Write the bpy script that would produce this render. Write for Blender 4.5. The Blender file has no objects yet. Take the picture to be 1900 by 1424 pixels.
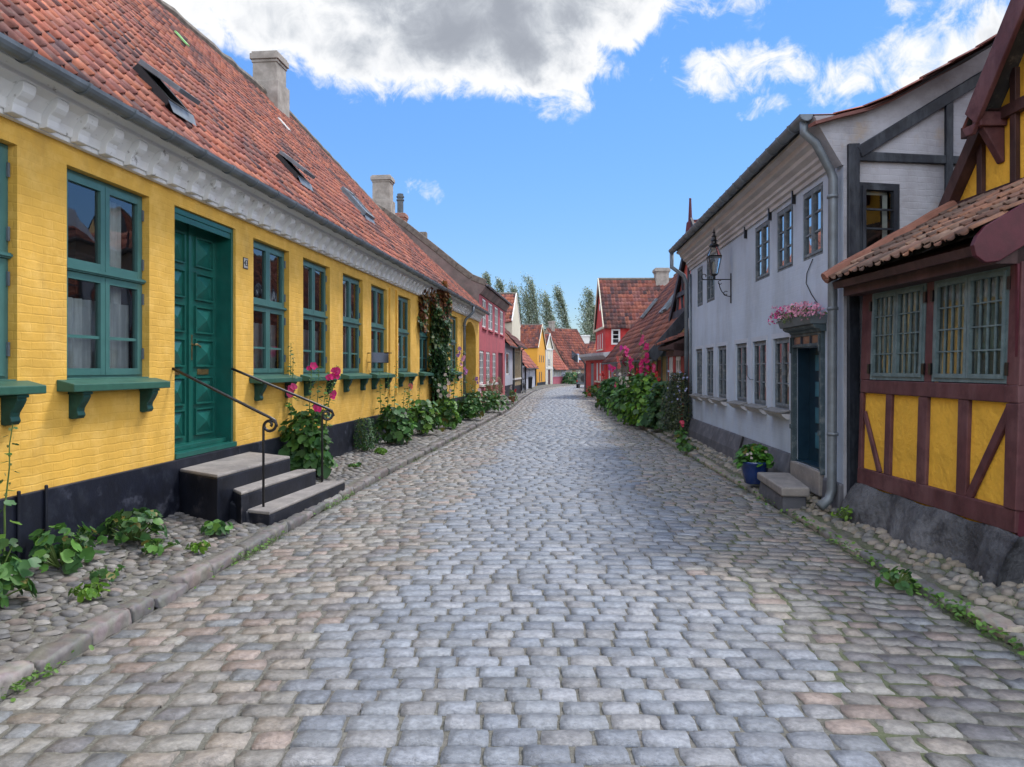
import bpy, math, random
import numpy as np
from mathutils import Matrix, Vector
random.seed(7); np.random.seed(7)
SC = bpy.context.scene
COL = SC.collection
# ------------------------------------------------------------------ camera, sky, sun, exposure
FL, CX, HY, EYE = 1400.0, 950.0, 684.0, 1.7
cam = bpy.data.objects.new('camera', bpy.data.cameras.new('camera'))
COL.objects.link(cam); SC.camera = cam
cam.location = (0, 0, EYE); cam.rotation_euler = (math.radians(90), 0, 0)
cam.data.sensor_width = 36; cam.data.lens = 36*FL/1900
cam.data.shift_y = -28/1900
cam.data.clip_start = .05; cam.data.clip_end = 3000
SUN_EL, SUN_AZ = math.radians(56), math.radians(48)     # azimuth measured from +Y towards +X
W = bpy.data.worlds.new('World'); SC.world = W; W.use_nodes = True
def build_world():
    nt = W.node_tree; N = nt.nodes; L = nt.links; N.clear()
    out = N.new('ShaderNodeOutputWorld'); bg = N.new('ShaderNodeBackground')
    L.new(bg.outputs[0], out.inputs[0]); bg.inputs[1].default_value = .09
    sky = N.new('ShaderNodeTexSky'); sky.sky_type = 'NISHITA'; sky.sun_disc = False
    sky.sun_elevation = SUN_EL; sky.sun_rotation = SUN_AZ
    sky.air_density = 1.0; sky.dust_density = .0; sky.ozone_density = 3.0
    hs = N.new('ShaderNodeHueSaturation'); hs.inputs['Saturation'].default_value = 1.13; hs.inputs['Value'].default_value = .80
    tc = N.new('ShaderNodeTexCoord')
    def mth(op, a, b=None, c=None, clamp=False):
        n = N.new('ShaderNodeMath'); n.operation = op; n.use_clamp = clamp
        for i, v in enumerate((a, b, c)):
            if v is None: continue
            if hasattr(v, 'is_linked') or hasattr(v, 'links'): L.new(v, n.inputs[i])
            else: n.inputs[i].default_value = v
        return n.outputs[0]
    def vm(op, a, b):
        n = N.new('ShaderNodeVectorMath'); n.operation = op
        L.new(a, n.inputs[0])
        if hasattr(b, 'links'): L.new(b, n.inputs[1])
        else: n.inputs[1].default_value = b
        return n
    bw = N.new('ShaderNodeRGBToBW'); L.new(sky.outputs[0], bw.inputs[0])      # soft shoulder so that the horizon does not burn out
    sc_ = vm('SCALE', sky.outputs[0], (0, 0, 0)); L.new(mth('DIVIDE', 1.75, mth('ADD', 1.0, mth('MULTIPLY', bw.outputs[0], .27))), sc_.inputs['Scale'])
    tn = vm('MULTIPLY', sc_.outputs[0], (.90, .965, 1.10)); L.new(tn.outputs[0], hs.inputs['Color'])
    d = tc.outputs['Generated']
    def noise(scale, detail, rough, dist=0, off=(0, 0, 0), sc=(1, 1, 1)):
        v = vm('MULTIPLY', vm('ADD', d, off).outputs[0], sc).outputs[0]
        n = N.new('ShaderNodeTexNoise'); n.inputs['Scale'].default_value = scale
        n.inputs['Detail'].default_value = detail; n.inputs['Roughness'].default_value = rough
        n.inputs['Distortion'].default_value = dist
        L.new(v, n.inputs['Vector']); return n.outputs['Fac']
    # warp the direction a little so that cloud outlines are ragged
    wn = N.new('ShaderNodeTexNoise'); wn.inputs['Scale'].default_value = 5; wn.inputs['Detail'].default_value = 7; wn.inputs['Roughness'].default_value = .6
    L.new(d, wn.inputs['Vector'])
    w1 = vm('SUBTRACT', wn.outputs['Color'], (.5, .5, .5)); w2 = vm('MULTIPLY', w1.outputs[0], (.20, .1, .16))
    dw = vm('ADD', d, w2.outputs[0]).outputs[0]
    def blob(px, py, rx, ry, amp=1.0):
        v = Vector(((px-CX)/FL, 1, (HY-py)/FL)).normalized()
        s = vm('SUBTRACT', dw, tuple(v)); s = vm('MULTIPLY', s.outputs[0], (FL/rx/1.2, 2.0, FL/ry/1.2))
        ln = N.new('ShaderNodeVectorMath'); ln.operation = 'LENGTH'; L.new(s.outputs[0], ln.inputs[0])
        m = N.new('ShaderNodeMapRange'); m.interpolation_type = 'SMOOTHSTEP'
        m.inputs[1].default_value = 1.25; m.inputs[2].default_value = .15; m.inputs[3].default_value = 0; m.inputs[4].default_value = amp
        L.new(ln.outputs[1], m.inputs[0]); return m.outputs[0]
    bl = [blob(*b) for b in CLOUDS]
    f = bl[0]
    for b in bl[1:]: f = mth('MAXIMUM', f, b)
    fb = noise(5.5, 9, .60, .35)
    fine = noise(23.0, 8, .66, .9)
    gen = noise(2.2, 8, .55, .1, (3.1, 0, 0))            # broken cloud over the rest of the sky
    sep = N.new('ShaderNodeSeparateXYZ'); L.new(d, sep.inputs[0])
    behind = N.new('ShaderNodeMapRange'); behind.inputs[1].default_value = .55; behind.inputs[2].default_value = .2
    L.new(sep.outputs['Y'], behind.inputs[0])
    gm = mth('MULTIPLY', mth('MULTIPLY', mth('SUBTRACT', gen, .36), 4.0, clamp=True), behind.outputs[0])
    f = mth('MAXIMUM', f, gm)
    nn = mth('ADD', mth('MULTIPLY', mth('SUBTRACT', fb, .5), 1.7), mth('MULTIPLY', mth('SUBTRACT', fine, .5), 1.6))
    dens = mth('SUBTRACT', mth('ADD', mth('MULTIPLY', f, 1.5), nn), .48)
    mask = N.new('ShaderNodeMapRange'); mask.interpolation_type = 'SMOOTHSTEP'
    mask.inputs[1].default_value = -.04; mask.inputs[2].default_value = .55
    L.new(dens, mask.inputs[0])
    up = N.new('ShaderNodeMapRange'); up.inputs[1].default_value = .02; up.inputs[2].default_value = .12
    L.new(sep.outputs['Z'], up.inputs[0])
    mfac = mth('MULTIPLY', mth('MULTIPLY', mask.outputs[0], mth('MULTIPLY', f, 4.0, clamp=True)), up.outputs[0])
    # thick parts are grey, rims bright: thickness from the smooth field plus a soft relief
    relief = noise(8.0, 6, .5, .8, (1.7, 2, 0))
    th = mth('ADD', mth('MULTIPLY', f, .72), mth('ADD', mth('MULTIPLY', mth('SUBTRACT', fb, .5), .7), mth('ADD', mth('MULTIPLY', mth('SUBTRACT', relief, .5), .8), mth('MULTIPLY', mth('SUBTRACT', fine, .5), .35))))
    ramp = N.new('ShaderNodeValToRGB'); ramp.color_ramp.interpolation = 'B_SPLINE'; e = ramp.color_ramp.elements
    e[0].position = .0; e[0].color = (.90, .94, 1.0, 1)
    e[1].position = 1.0; e[1].color = (.36, .39, .45, 1)
    for p, c in ((.42, (1.0, 1.0, 1.0, 1)), (.58, (.97, .98, 1.0, 1)), (.73, (.60, .64, .70, 1)), (.87, (.40, .43, .49, 1))):
        k = e.new(p); k.color = c
    L.new(th, ramp.inputs[0])
    cs = vm('SCALE', ramp.outputs[0], (0, 0, 0))
    lm = N.new('ShaderNodeMapRange'); lm.inputs[1].default_value = .45; lm.inputs[2].default_value = -.3; lm.inputs[3].default_value = CLOUD_LUM; lm.inputs[4].default_value = CLOUD_LUM*3.8   # unseen clouds behind the camera boosted as added fill light for the facades
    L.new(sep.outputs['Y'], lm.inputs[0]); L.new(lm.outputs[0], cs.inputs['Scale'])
    mx = N.new('ShaderNodeMix'); mx.data_type = 'RGBA'
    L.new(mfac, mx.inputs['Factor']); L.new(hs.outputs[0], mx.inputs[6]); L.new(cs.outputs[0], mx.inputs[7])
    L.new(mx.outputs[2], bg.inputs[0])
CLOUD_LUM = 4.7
CLOUDS = [(400, 10, 150, 90, .85), (560, 55, 170, 85, 1.0), (700, 75, 150, 75, .85), (860, 50, 220, 100, 1.15), (1000, 60, 170, 110, 1.25), (1120, 25, 150, 80, 1.1), (1010, 130, 80, 55, .75),
          (780, -160, 620, 190, 1.35), (330, -20, 110, 80, .8), (795, 358, 34, 42, .52),
          (1350, 170, 120, 55, .54), (1450, 165, 120, 46, .56), (1560, 165, 140, 50, .62), (1680, 130, 120, 62, .66), (1620, 150, 110, 50, .6), (1800, 90, 130, 80, .75), (1395, 235, 50, 24, .40), (1290, 10, 70, 40, .40), (1740, 10, 110, 50, .46)]
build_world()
sl = bpy.data.lights.new('sun', 'SUN'); sl.energy = 1.5; sl.angle = math.radians(12); sl.color = (1, .95, .88)
sun = bpy.data.objects.new('sun', sl); COL.objects.link(sun)
sun.rotation_euler = Vector((math.sin(SUN_AZ)*math.cos(SUN_EL), math.cos(SUN_AZ)*math.cos(SUN_EL), math.sin(SUN_EL))).to_track_quat('Z', 'Y').to_euler()
SC.view_settings.view_transform = 'Standard'; SC.view_settings.look = 'None'
SC.view_settings.exposure = 1.3; SC.view_settings.gamma = 1
SC.cycles.max_bounces = 6; SC.cycles.transparent_max_bounces = 10
SC.cycles.use_denoising = True
SC.cycles.caustics_reflective = False; SC.cycles.caustics_refractive = False

# ------------------------------------------------------------------ helpers
class Frame:
    """facade frame: x along the wall, y into the building, z up"""
    def __init__(s, ox, oy, ux, uy, oz=0):
        l = math.hypot(ux, uy); s.o = (ox, oy, oz); s.u = (ux/l, uy/l); s.v = (-uy/l, ux/l)
        s.M = Matrix(((s.u[0], s.v[0], 0, ox), (s.u[1], s.v[1], 0, oy), (0, 0, 1, oz), (0, 0, 0, 1)))
    def sx(s, px, d=0):
        r = (px-CX)/FL
        return (r*(s.o[1]+s.v[1]*d)-(s.o[0]+s.v[0]*d))/(s.u[0]-r*s.u[1])
    def zz(s, px, py, d=0):
        t = s.sx(px, d); Y = s.o[1]+s.u[1]*t+s.v[1]*d
        return EYE-(py-HY)/FL*Y-s.o[2]
    def w(s, x, y, z): return s.M @ Vector((x, y, z))
ID = Matrix.Identity(4)
def gz(y): return -.006*max(0.0, y-40)
def tag(o, label=None, cat=None, group=None, kind=None):
    for k, v in (('label', label), ('category', cat), ('group', group), ('kind', kind)):
        if v: o[k] = v
    return o
def empty(name, M=ID, parent=None):
    o = bpy.data.objects.new(name, None); COL.objects.link(o); o.empty_display_size = .1
    setm(o, M, parent); return o
WM = {}
def setm(o, M, parent):
    WM[o.name] = M.copy()
    if parent is not None:
        o.parent = parent; o.matrix_basis = WM[parent.name].inverted() @ M
    else: o.matrix_basis = M
class MB:
    def __init__(s): s.v = []; s.f = []; s.m = []
    def add(s, pts, faces, m=0):
        k = len(s.v); s.v += [tuple(p) for p in pts]
        for f in faces: s.f.append([k+i for i in f]); s.m.append(m)
    def poly(s, pts, m=0): s.add(pts, [list(range(len(pts)))], m)
    def box(s, x0, x1, y0, y1, z0, z1, m=0):
        s.add([(x0,y0,z0),(x1,y0,z0),(x1,y1,z0),(x0,y1,z0),(x0,y0,z1),(x1,y0,z1),(x1,y1,z1),(x0,y1,z1)],
              [(0,3,2,1),(4,5,6,7),(0,1,5,4),(1,2,6,5),(2,3,7,6),(3,0,4,7)], m)
    def prism(s, base, top, m=0):
        n = len(base)
        s.add(list(base)+list(top), [list(range(n))[::-1], list(range(n, 2*n))]+[(i, (i+1) % n, n+(i+1) % n, n+i) for i in range(n)], m)
    def extr(s, prof, x0, x1, m=0, caps=True, closed=True):   # profile in (y,z), extruded along x
        n = len(prof); a = [(x0, p[0], p[1]) for p in prof]; b = [(x1, p[0], p[1]) for p in prof]
        f = [(i, (i+1) % n, n+(i+1) % n, n+i) for i in range(n if closed else n-1)]
        if caps and closed: f += [list(range(n))[::-1], list(range(n, 2*n))]
        s.add(a+b, f, m)
    def bar(s, p, q, w, t, nrm=(0, -1, 0), m=0):              # rectangular bar p->q, width w in plane, thickness t along nrm
        p = Vector(p); q = Vector(q); n = Vector(nrm).normalized(); d = (q-p).normalized(); a = d.cross(n).normalized()*w/2; b = n*t/2
        s.prism([p-a-b, p+a-b, p+a+b, p-a+b], [q-a-b, q+a-b, q+a+b, q-a+b], m)
    def tube(s, path, r, n=8, m=0, caps=True):
        path = [Vector(p) for p in path]; rs = r if isinstance(r, (list, tuple)) else [r]*len(path)
        prev = None; rings = []
        for i, p in enumerate(path):
            a = path[max(i-1, 0)]; b = path[min(i+1, len(path)-1)]; d = (b-a)
            if d.length < 1e-9: d = Vector((0, 0, 1))
            d.normalize()
            if prev is None: prev = d.cross(Vector((0, 0, 1)) if abs(d.z) < .9 else Vector((1, 0, 0))).normalized()
            e = (prev-d*prev.dot(d)).normalized(); prev = e; g = d.cross(e)
            rings.append([p+(e*math.cos(t*2*math.pi/n)+g*math.sin(t*2*math.pi/n))*rs[i] for t in range(n)])
        f = []
        for i in range(len(path)-1):
            for j in range(n): f.append((i*n+j, i*n+(j+1) % n, (i+1)*n+(j+1) % n, (i+1)*n+j))
        if caps: f += [list(range(n))[::-1], [(len(path)-1)*n+j for j in range(n)]]
        s.add([v for r_ in rings for v in r_], f, m)
    def lathe(s, prof, c, n=16, m=0, ang=0):                   # prof (r,z)
        k = len(prof); pts = [(c[0]+r*math.cos(ang+2*math.pi*j/n), c[1]+r*math.sin(ang+2*math.pi*j/n), c[2]+z) for r, z in prof for j in range(n)]
        f = [(i*n+j, i*n+(j+1) % n, (i+1)*n+(j+1) % n, (i+1)*n+j) for i in range(k-1) for j in range(n)]
        f += [list(range(n))[::-1], [(k-1)*n+j for j in range(n)]]
        s.add(pts, f, m)
    def build(s, name, mats, parent=None, M=ID, smooth=False, bevel=0, shear=None, label=None, wob=0):
        me = bpy.data.meshes.new(name)
        v = s.v
        if wob: v = [(x+random.uniform(-wob, wob), y, z+random.uniform(-wob, wob)) for x, y, z in v]
        if shear: v = [(x, y+shear*z, z) for x, y, z in v]
        me.from_pydata(v, [], s.f)
        for mt in (mats if isinstance(mats, (list, tuple)) else [mats]): me.materials.append(mt)
        me.polygons.foreach_set('material_index', s.m)
        if smooth: me.polygons.foreach_set('use_smooth', [True]*len(s.f))
        o = bpy.data.objects.new(name, me); COL.objects.link(o); setm(o, M, parent)
        if bevel:
            b = o.modifiers.new('bevel', 'BEVEL'); b.width = bevel; b.segments = 2; b.limit_method = 'ANGLE'; b.angle_limit = math.radians(40)
        if label: o['label'] = label
        return o
def npmesh(name, V, F, mat, parent=None, M=ID, col=None, smooth=False):
    """V (n,3), F list of (k, array(m,k)) polygons; col (n,3) per vertex"""
    me = bpy.data.meshes.new(name)
    me.vertices.add(len(V)); me.vertices.foreach_set('co', np.asarray(V, np.float32).ravel())
    tot = sum(len(f) for f in F); lt = []; idx = []
    for f in F: lt.append(np.full(len(f), f.shape[1], np.int32)); idx.append(f.ravel())
    lt = np.concatenate(lt); idx = np.concatenate(idx).astype(np.int32)
    me.loops.add(len(idx)); me.loops.foreach_set('vertex_index', idx)
    me.polygons.add(tot); ls = np.concatenate(([0], np.cumsum(lt)[:-1])).astype(np.int32)
    me.polygons.foreach_set('loop_start', ls); me.polygons.foreach_set('loop_total', lt)
    if smooth: me.polygons.foreach_set('use_smooth', np.ones(tot, bool))
    me.update(calc_edges=True)
    if col is not None:
        a = me.color_attributes.new('Col', 'FLOAT_COLOR', 'POINT')
        c = np.ones((len(V), 4), np.float32); c[:, :3] = col; a.data.foreach_set('color', c.ravel())
    me.materials.append(mat)
    o = bpy.data.objects.new(name, me); COL.objects.link(o); setm(o, M, parent); return o

# ------------------------------------------------------------------ materials
def mat(name, col, rough=.8, var=.15, ns=3.0, bump=0.0, bs=40.0, brick=None, brickcol=None, spec=.35, metal=0.0, stain=None, attr=False, big=.1, trans=0.0, streak=None, bdist=.01, coat=0):
    m = bpy.data.materials.new(name); m.use_nodes = True; nt = m.node_tree; N = nt.nodes; L = nt.links
    b = N['Principled BSDF']; tc = N.new('ShaderNodeTexCoord')
    b.inputs['Roughness'].default_value = rough; b.inputs['Specular IOR Level'].default_value = spec; b.inputs['Metallic'].default_value = metal
    if coat: b.inputs['Coat Weight'].default_value = coat; b.inputs['Coat Roughness'].default_value = .15
    def noise(sc, det=6, ro=.6, scl=None):
        n = N.new('ShaderNodeTexNoise'); n.inputs['Scale'].default_value = sc; n.inputs['Detail'].default_value = det; n.inputs['Roughness'].default_value = ro
        if scl:
            mp = N.new('ShaderNodeMapping'); mp.inputs['Scale'].default_value = scl; L.new(tc.outputs['Object'], mp.inputs[0]); L.new(mp.outputs[0], n.inputs['Vector'])
        else: L.new(tc.outputs['Object'], n.inputs['Vector'])
        return n.outputs['Fac']
    def mix(f, a, c, op='MIX'):
        x = N.new('ShaderNodeMix'); x.data_type = 'RGBA'; x.blend_type = op
        for i, v in ((0, f), (6, a), (7, c)):
            if hasattr(v, 'links'): L.new(v, x.inputs[i])
            elif i == 0: x.inputs[0].default_value = v
            else: x.inputs[i].default_value = (*v, 1)
        return x.outputs[2]
    def mr(v, a, c, lo=0, hi=1):
        x = N.new('ShaderNodeMapRange'); x.inputs[1].default_value = a; x.inputs[2].default_value = c; x.inputs[3].default_value = lo; x.inputs[4].default_value = hi; L.new(v, x.inputs[0]); return x.outputs[0]
    lo = tuple(c*(1-var) for c in col); hi = tuple(min(1, c*(1+var)) for c in col)
    base = mix(mr(noise(ns), .3, .7), lo, hi)
    if big: base = mix(mr(noise(.45, 3), .35, .65, 0, 1), base, base) if False else mix(mr(noise(.6, 3), .35, .65, 0, big), base, tuple(c*.55 for c in col))
    if attr:
        a = N.new('ShaderNodeVertexColor'); a.layer_name = 'Col'
        base = mix(1.0, a.outputs[0], mix(mr(noise(ns), .3, .7), (1-var,)*3, (1+var,)*3), 'MULTIPLY')
    if stain:      # list of (colour, scale, lo, hi, amount, stretch)
        for sc_, s_, l_, h_, am, st in stain:
            base = mix(mr(noise(s_, 8, .65, st), l_-.065, h_-.075, 0, am), base, sc_)
    hgt = None
    if brick:
        sp = N.new('ShaderNodeSeparateXYZ'); L.new(tc.outputs['Object'], sp.inputs[0]); cb = N.new('ShaderNodeCombineXYZ')
        ad = N.new('ShaderNodeMath'); ad.operation = 'ADD'; L.new(sp.outputs[0], ad.inputs[0]); L.new(sp.outputs[1], ad.inputs[1])
        L.new(ad.outputs[0], cb.inputs[0]); L.new(sp.outputs[2], cb.inputs[1])
        nz = N.new('ShaderNodeTexNoise'); nz.inputs['Scale'].default_value = 5; nz.inputs['Detail'].default_value = 3; L.new(tc.outputs['Object'], nz.inputs['Vector'])
        wv = N.new('ShaderNodeVectorMath'); wv.operation = 'MULTIPLY_ADD'; wv.inputs[1].default_value = (.06, .045, 0)
        L.new(nz.outputs['Color'], wv.inputs[0]); L.new(cb.outputs[0], wv.inputs[2])
        bt = N.new('ShaderNodeTexBrick'); L.new(wv.outputs[0], bt.inputs['Vector']); bt.inputs['Scale'].default_value = 1
        bt.inputs['Brick Width'].default_value = .24; bt.inputs['Row Height'].default_value = .072; bt.inputs['Mortar Size'].default_value = .010; bt.inputs['Mortar Smooth'].default_value = 1.0
        bt.inputs['Color1'].default_value = (1, 1, 1, 1); bt.inputs['Color2'].default_value = (.8, .8, .8, 1); bt.inputs['Mortar'].default_value = (0, 0, 0, 1)
        inv = N.new('ShaderNodeMath'); inv.operation = 'MULTIPLY_ADD'; inv.inputs[1].default_value = -brick; inv.inputs[2].default_value = brick
        L.new(bt.outputs['Fac'], inv.inputs[0]); hgt = inv.outputs[0]
        if brickcol:
            c2 = N.new('ShaderNodeTexBrick'); L.new(wv.outputs[0], c2.inputs['Vector']); c2.inputs['Scale'].default_value = 1
            c2.inputs['Brick Width'].default_value = .24; c2.inputs['Row Height'].default_value = .072; c2.inputs['Mortar Size'].default_value = .010
            c2.inputs['Color1'].default_value = (*brickcol[0], 1); c2.inputs['Color2'].default_value = (*brickcol[1], 1); c2.inputs['Mortar'].default_value = (*brickcol[2], 1)
            base = mix(.85, base, c2.outputs[0])
    if bump or brick:
        n1 = noise(bs, 6, .6); n2 = noise(bs*.17, 3, .5)
        a1 = N.new('ShaderNodeMath'); a1.operation = 'MULTIPLY_ADD'; L.new(n1, a1.inputs[0]); a1.inputs[1].default_value = .45*bump; L.new(n2, a1.inputs[2])
        if True:
            m2 = N.new('ShaderNodeMath'); m2.operation = 'MULTIPLY_ADD'; L.new(n2, m2.inputs[0]); m2.inputs[1].default_value = bump*1.0
            m3 = N.new('ShaderNodeMath'); m3.operation = 'MULTIPLY'; L.new(n1, m3.inputs[0]); m3.inputs[1].default_value = .5*bump; L.new(m3.outputs[0], m2.inputs[2])
            h = m2.outputs[0]
        if hgt is not None:
            s_ = N.new('ShaderNodeMath'); s_.operation = 'ADD'; L.new(h, s_.inputs[0]); L.new(hgt, s_.inputs[1]); h = s_.outputs[0]
        bp = N.new('ShaderNodeBump'); bp.inputs['Strength'].default_value = .8; bp.inputs['Distance'].default_value = bdist; L.new(h, bp.inputs['Height']); L.new(bp.outputs[0], b.inputs['Normal'])
    L.new(base, b.inputs['Base Color'])
    if trans:
        t = N.new('ShaderNodeBsdfTranslucent'); L.new(base, t.inputs[0]); ms = N.new('ShaderNodeMixShader'); ms.inputs[0].default_value = trans
        L.new(b.outputs[0], ms.inputs[1]); L.new(t.outputs[0], ms.inputs[2]); L.new(ms.outputs[0], N['Material Output'].inputs[0])
    return m
def glassmat(name, tint, rmin=.08):
    m = bpy.data.materials.new(name); m.use_nodes = True; nt = m.node_tree; N = nt.nodes; L = nt.links; N.clear()
    o = N.new('ShaderNodeOutputMaterial'); t = N.new('ShaderNodeBsdfTransparent'); t.inputs[0].default_value = (*tint, 1)
    g = N.new('ShaderNodeBsdfGlossy'); g.inputs['Roughness'].default_value = .02; g.inputs[0].default_value = (.95, .97, 1, 1)
    fr = N.new('ShaderNodeFresnel'); fr.inputs[0].default_value = 1.5
    tc = N.new('ShaderNodeTexCoord'); n = N.new('ShaderNodeTexNoise'); n.inputs['Scale'].default_value = 2.2; n.inputs['Detail'].default_value = 1
    L.new(tc.outputs['Object'], n.inputs['Vector']); bp = N.new('ShaderNodeBump'); bp.inputs['Strength'].default_value = .35; bp.inputs['Distance'].default_value = .012
    L.new(n.outputs['Fac'], bp.inputs['Height']); L.new(bp.outputs[0], g.inputs['Normal'])
    mr = N.new('ShaderNodeMapRange'); mr.inputs[1].default_value = 0; mr.inputs[2].default_value = 1; mr.inputs[3].default_value = rmin; mr.inputs[4].default_value = 1
    L.new(fr.outputs[0], mr.inputs[0]); ms = N.new('ShaderNodeMixShader'); L.new(mr.outputs[0], ms.inputs[0]); L.new(t.outputs[0], ms.inputs[1]); L.new(g.outputs[0], ms.inputs[2]); L.new(ms.outputs[0], o.inputs[0])
    return m
YEL = (.72, .42, .075)
m_yel = mat('yellow_limewash', YEL, .85, .10, 2.5, bump=.95, bs=11, brick=.14, big=.24, bdist=.014, stain=[((.40, .26, .10), 2.2, .60, .80, .4, (1, 1, .5)), ((.52, .30, .06), 1.3, .55, .8, .35, (1, 1, 2.2)), ((.85, .56, .16), 4, .55, .75, .5, None)])
m_navy = mat('tarred_plinth', (.006, .008, .017), .55, .4, 4, bump=.6, bs=20, spec=.4, big=0, stain=[((.14, .15, .20), 1.6, .63, .77, .6, (1, 1, 1.3)), ((.03, .035, .05), 6, .58, .72, .5, None)])
m_white = mat('white_cornice', (.70, .71, .73), .8, .06, 3, bump=.3, bs=30, stain=[((.12, .11, .10), 9, .66, .76, .75, None)], big=.05)
m_green = mat('green_paint', (.05, .145, .135), .38, .12, 5, bump=.08, bs=60, spec=.5, stain=[((.08, .18, .17), 2.5, .5, .8, .5, (1, 1, .4))], big=.05)
m_door = mat('door_green_paint', (.008, .098, .078), .32, .2, 5, bump=.08, bs=60, spec=.5, big=.1)
m_sill = mat('sill_green_paint', (.032, .105, .075), .5, .2, 6, bump=.15, bs=60, big=.1)
m_bracket = mat('bracket_green_paint', (.008, .05, .04), .45, .35, 9, bump=.3, bs=40)
m_zinc = mat('zinc', (.17, .20, .23), .5, .25, 6, bump=.15, bs=30, metal=.35, spec=.5, stain=[((.10, .11, .12), 2, .5, .75, .6, None)])
m_zincd = mat('zinc_dark', (.09, .10, .11), .5, .3, 6, metal=.3)
m_tile = mat('clay_tile', (1, 1, 1), .78, .22, 9, bump=.5, bs=35, attr=True, spec=.25, stain=[((.035, .028, .03), 1.1, .56, .72, .55, (1, 1, 1)), ((.20, .17, .14), 14, .63, .78, .5, None)])
m_tilefar = mat('clay_tile_far', (1, 1, 1), .8, .15, 2, bump=.0, attr=True, spec=.2)
m_ridge = mat('mortar_ridge', (.16, .14, .12), .9, .4, 6, bump=1, bs=18)
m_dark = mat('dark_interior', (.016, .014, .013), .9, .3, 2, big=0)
m_curt = mat('curtain_cloth', (.80, .82, .84), .95, .10, 12, bump=.5, bs=9, stain=[((.36, .39, .43), 9, .5, .66, .7, (1, 1, .06))], big=0)
m_glass = glassmat('window_glass', (.78, .84, .84))
m_brass = mat('brass', (.30, .21, .09), .35, .3, 10, metal=.8, bump=.1)
m_iron = mat('black_iron', (.008, .008, .010), .33, .3, 20, bump=.1, spec=.55, big=0)
m_step = mat('worn_step_stone', (.27, .25, .235), .8, .18, 3, bump=.5, bs=50, stain=[((.10, .095, .10), 2.0, .48, .75, .6, (1, 1, 1)), ((.4, .38, .35), 20, .6, .8, .5, None)])
m_stepb = mat('tarred_step_side', (.010, .012, .020), .5, .5, 4, bump=.7, bs=18, stain=[((.15, .14, .15), 3, .66, .82, .6, None)], big=0)
m_chim = mat('rendered_chimney', (.33, .30, .27), .9, .2, 4, bump=.8, bs=18, stain=[((.15, .13, .11), 3, .5, .75, .6, None)])
m_pinkw = mat('rose_limewash', (.43, .095, .115), .85, .13, 2, bump=.4, bs=12, stain=[((.24, .09, .10), 1.4, .52, .75, .6, (1, 1, .35)), ((.5, .18, .18), 5, .55, .75, .35, None)])
m_grend = mat('grey_gable_render', (.21, .175, .16), .92, .2, 1.4, bump=.8, bs=12, stain=[((.09, .075, .07), 1.2, .45, .7, .7, None), ((.30, .20, .19), .9, .5, .7, .5, None)])
m_wwin = mat('white_window_paint', (.72, .72, .70), .5, .08, 8)
m_maroon = mat('maroon_timber', (.095, .034, .038), .62, .25, 6, bump=.6, bs=25, stain=[((.16, .08, .085), 2.5, .52, .7, .65, (1, 1, .25)), ((.05, .015, .02), 4, .55, .7, .6, None)])
m_maroond = mat('dark_maroon_board', (.075, .010, .020), .55, .3, 5, bump=.4, bs=25, spec=.4)
m_brownt = mat('dark_brown_timber', (.040, .018, .018), .6, .3, 6, bump=.5, bs=25, stain=[((.10, .05, .05), 3, .52, .7, .6, (1, 1, .3))])
m_ypan = mat('ochre_panel', (.80, .45, .05), .85, .12, 5, bump=1.3, bs=16, bdist=.035, stain=[((.5, .25, .03), 5, .58, .8, .5, None)])
m_rock = mat('tarred_boulder_plinth', (.075, .08, .09), .7, .4, 3, bump=1.6, bs=10, bdist=.09, stain=[((.17, .175, .19), 2.0, .45, .65, .7, None), ((.02, .02, .025), 4, .5, .68, .8, None)], big=0)
m_blue = mat('pale_blue_limewash', (.46, .545, .665), .88, .07, 2, bump=.8, bs=9, brick=.07, bdist=.013, stain=[((.24, .26, .29), 1.2, .52, .75, .45, (1, 1, .35)), ((.5, .56, .64), 3, .55, .75, .4, None)])
m_bcorn = mat('grey_moulded_cornice', (.52, .52, .54), .85, .1, 3, bump=.4, bs=16, stain=[((.24, .225, .21), 2.2, .55, .8, .5, (.3, 1, 1))])
m_bplin = mat('grey_plinth', (.105, .11, .13), .75, .25, 3, bump=.8, bs=12, stain=[((.05, .05, .06), 3, .5, .72, .6, (1, 1, .4)), ((.2, .2, .22), 6, .6, .75, .5, None)])
m_gwin = mat('grey_window_paint', (.13, .165, .195), .6, .3, 9, bump=.4, bs=50, stain=[((.30, .31, .31), 14, .58, .7, .6, None)])
m_bdoor = mat('petrol_blue_paint', (.006, .028, .052), .38, .25, 8, bump=.1, stain=[((.008, .03, .05), 4, .5, .7, .6, None)])
m_bpanel = mat('light_blue_panel', (.04, .15, .21), .4, .2, 8)
m_gable = mat('grey_gable_limewash', (.42, .43, .48), .9, .12, 1.6, bump=1.1, bs=9, brick=.12, bdist=.016, stain=[((.16, .15, .15), 1.1, .5, .72, .65, None), ((.36, .28, .19), 2.0, .64, .76, .55, None)])
m_btimb = mat('black_timber', (.016, .020, .030), .6, .4, 6, bump=.7, bs=22, stain=[((.085, .10, .12), 3, .54, .7, .6, (1, 1, .3))], big=0)
m_tealw = mat('teal_grey_window_paint', (.11, .165, .18), .5, .2, 9, bump=.2, bs=50, stain=[((.22, .30, .31), 8, .55, .72, .5, None)])
m_redw = mat('red_paint_wall', (.50, .035, .035), .8, .15, 3, bump=.3, bs=14, stain=[((.55, .14, .12), 2, .5, .75, .45, None)])
m_cream = mat('cream_limewash', (.58, .45, .24), .85, .12, 3, bump=.3, bs=14)
m_pale = mat('pale_grey_limewash', (.42, .44, .50), .85, .1, 3, bump=.3, bs=14)
m_offw = mat('offwhite_limewash', (.62, .58, .46), .85, .1, 3, bump=.3, bs=14)
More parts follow.
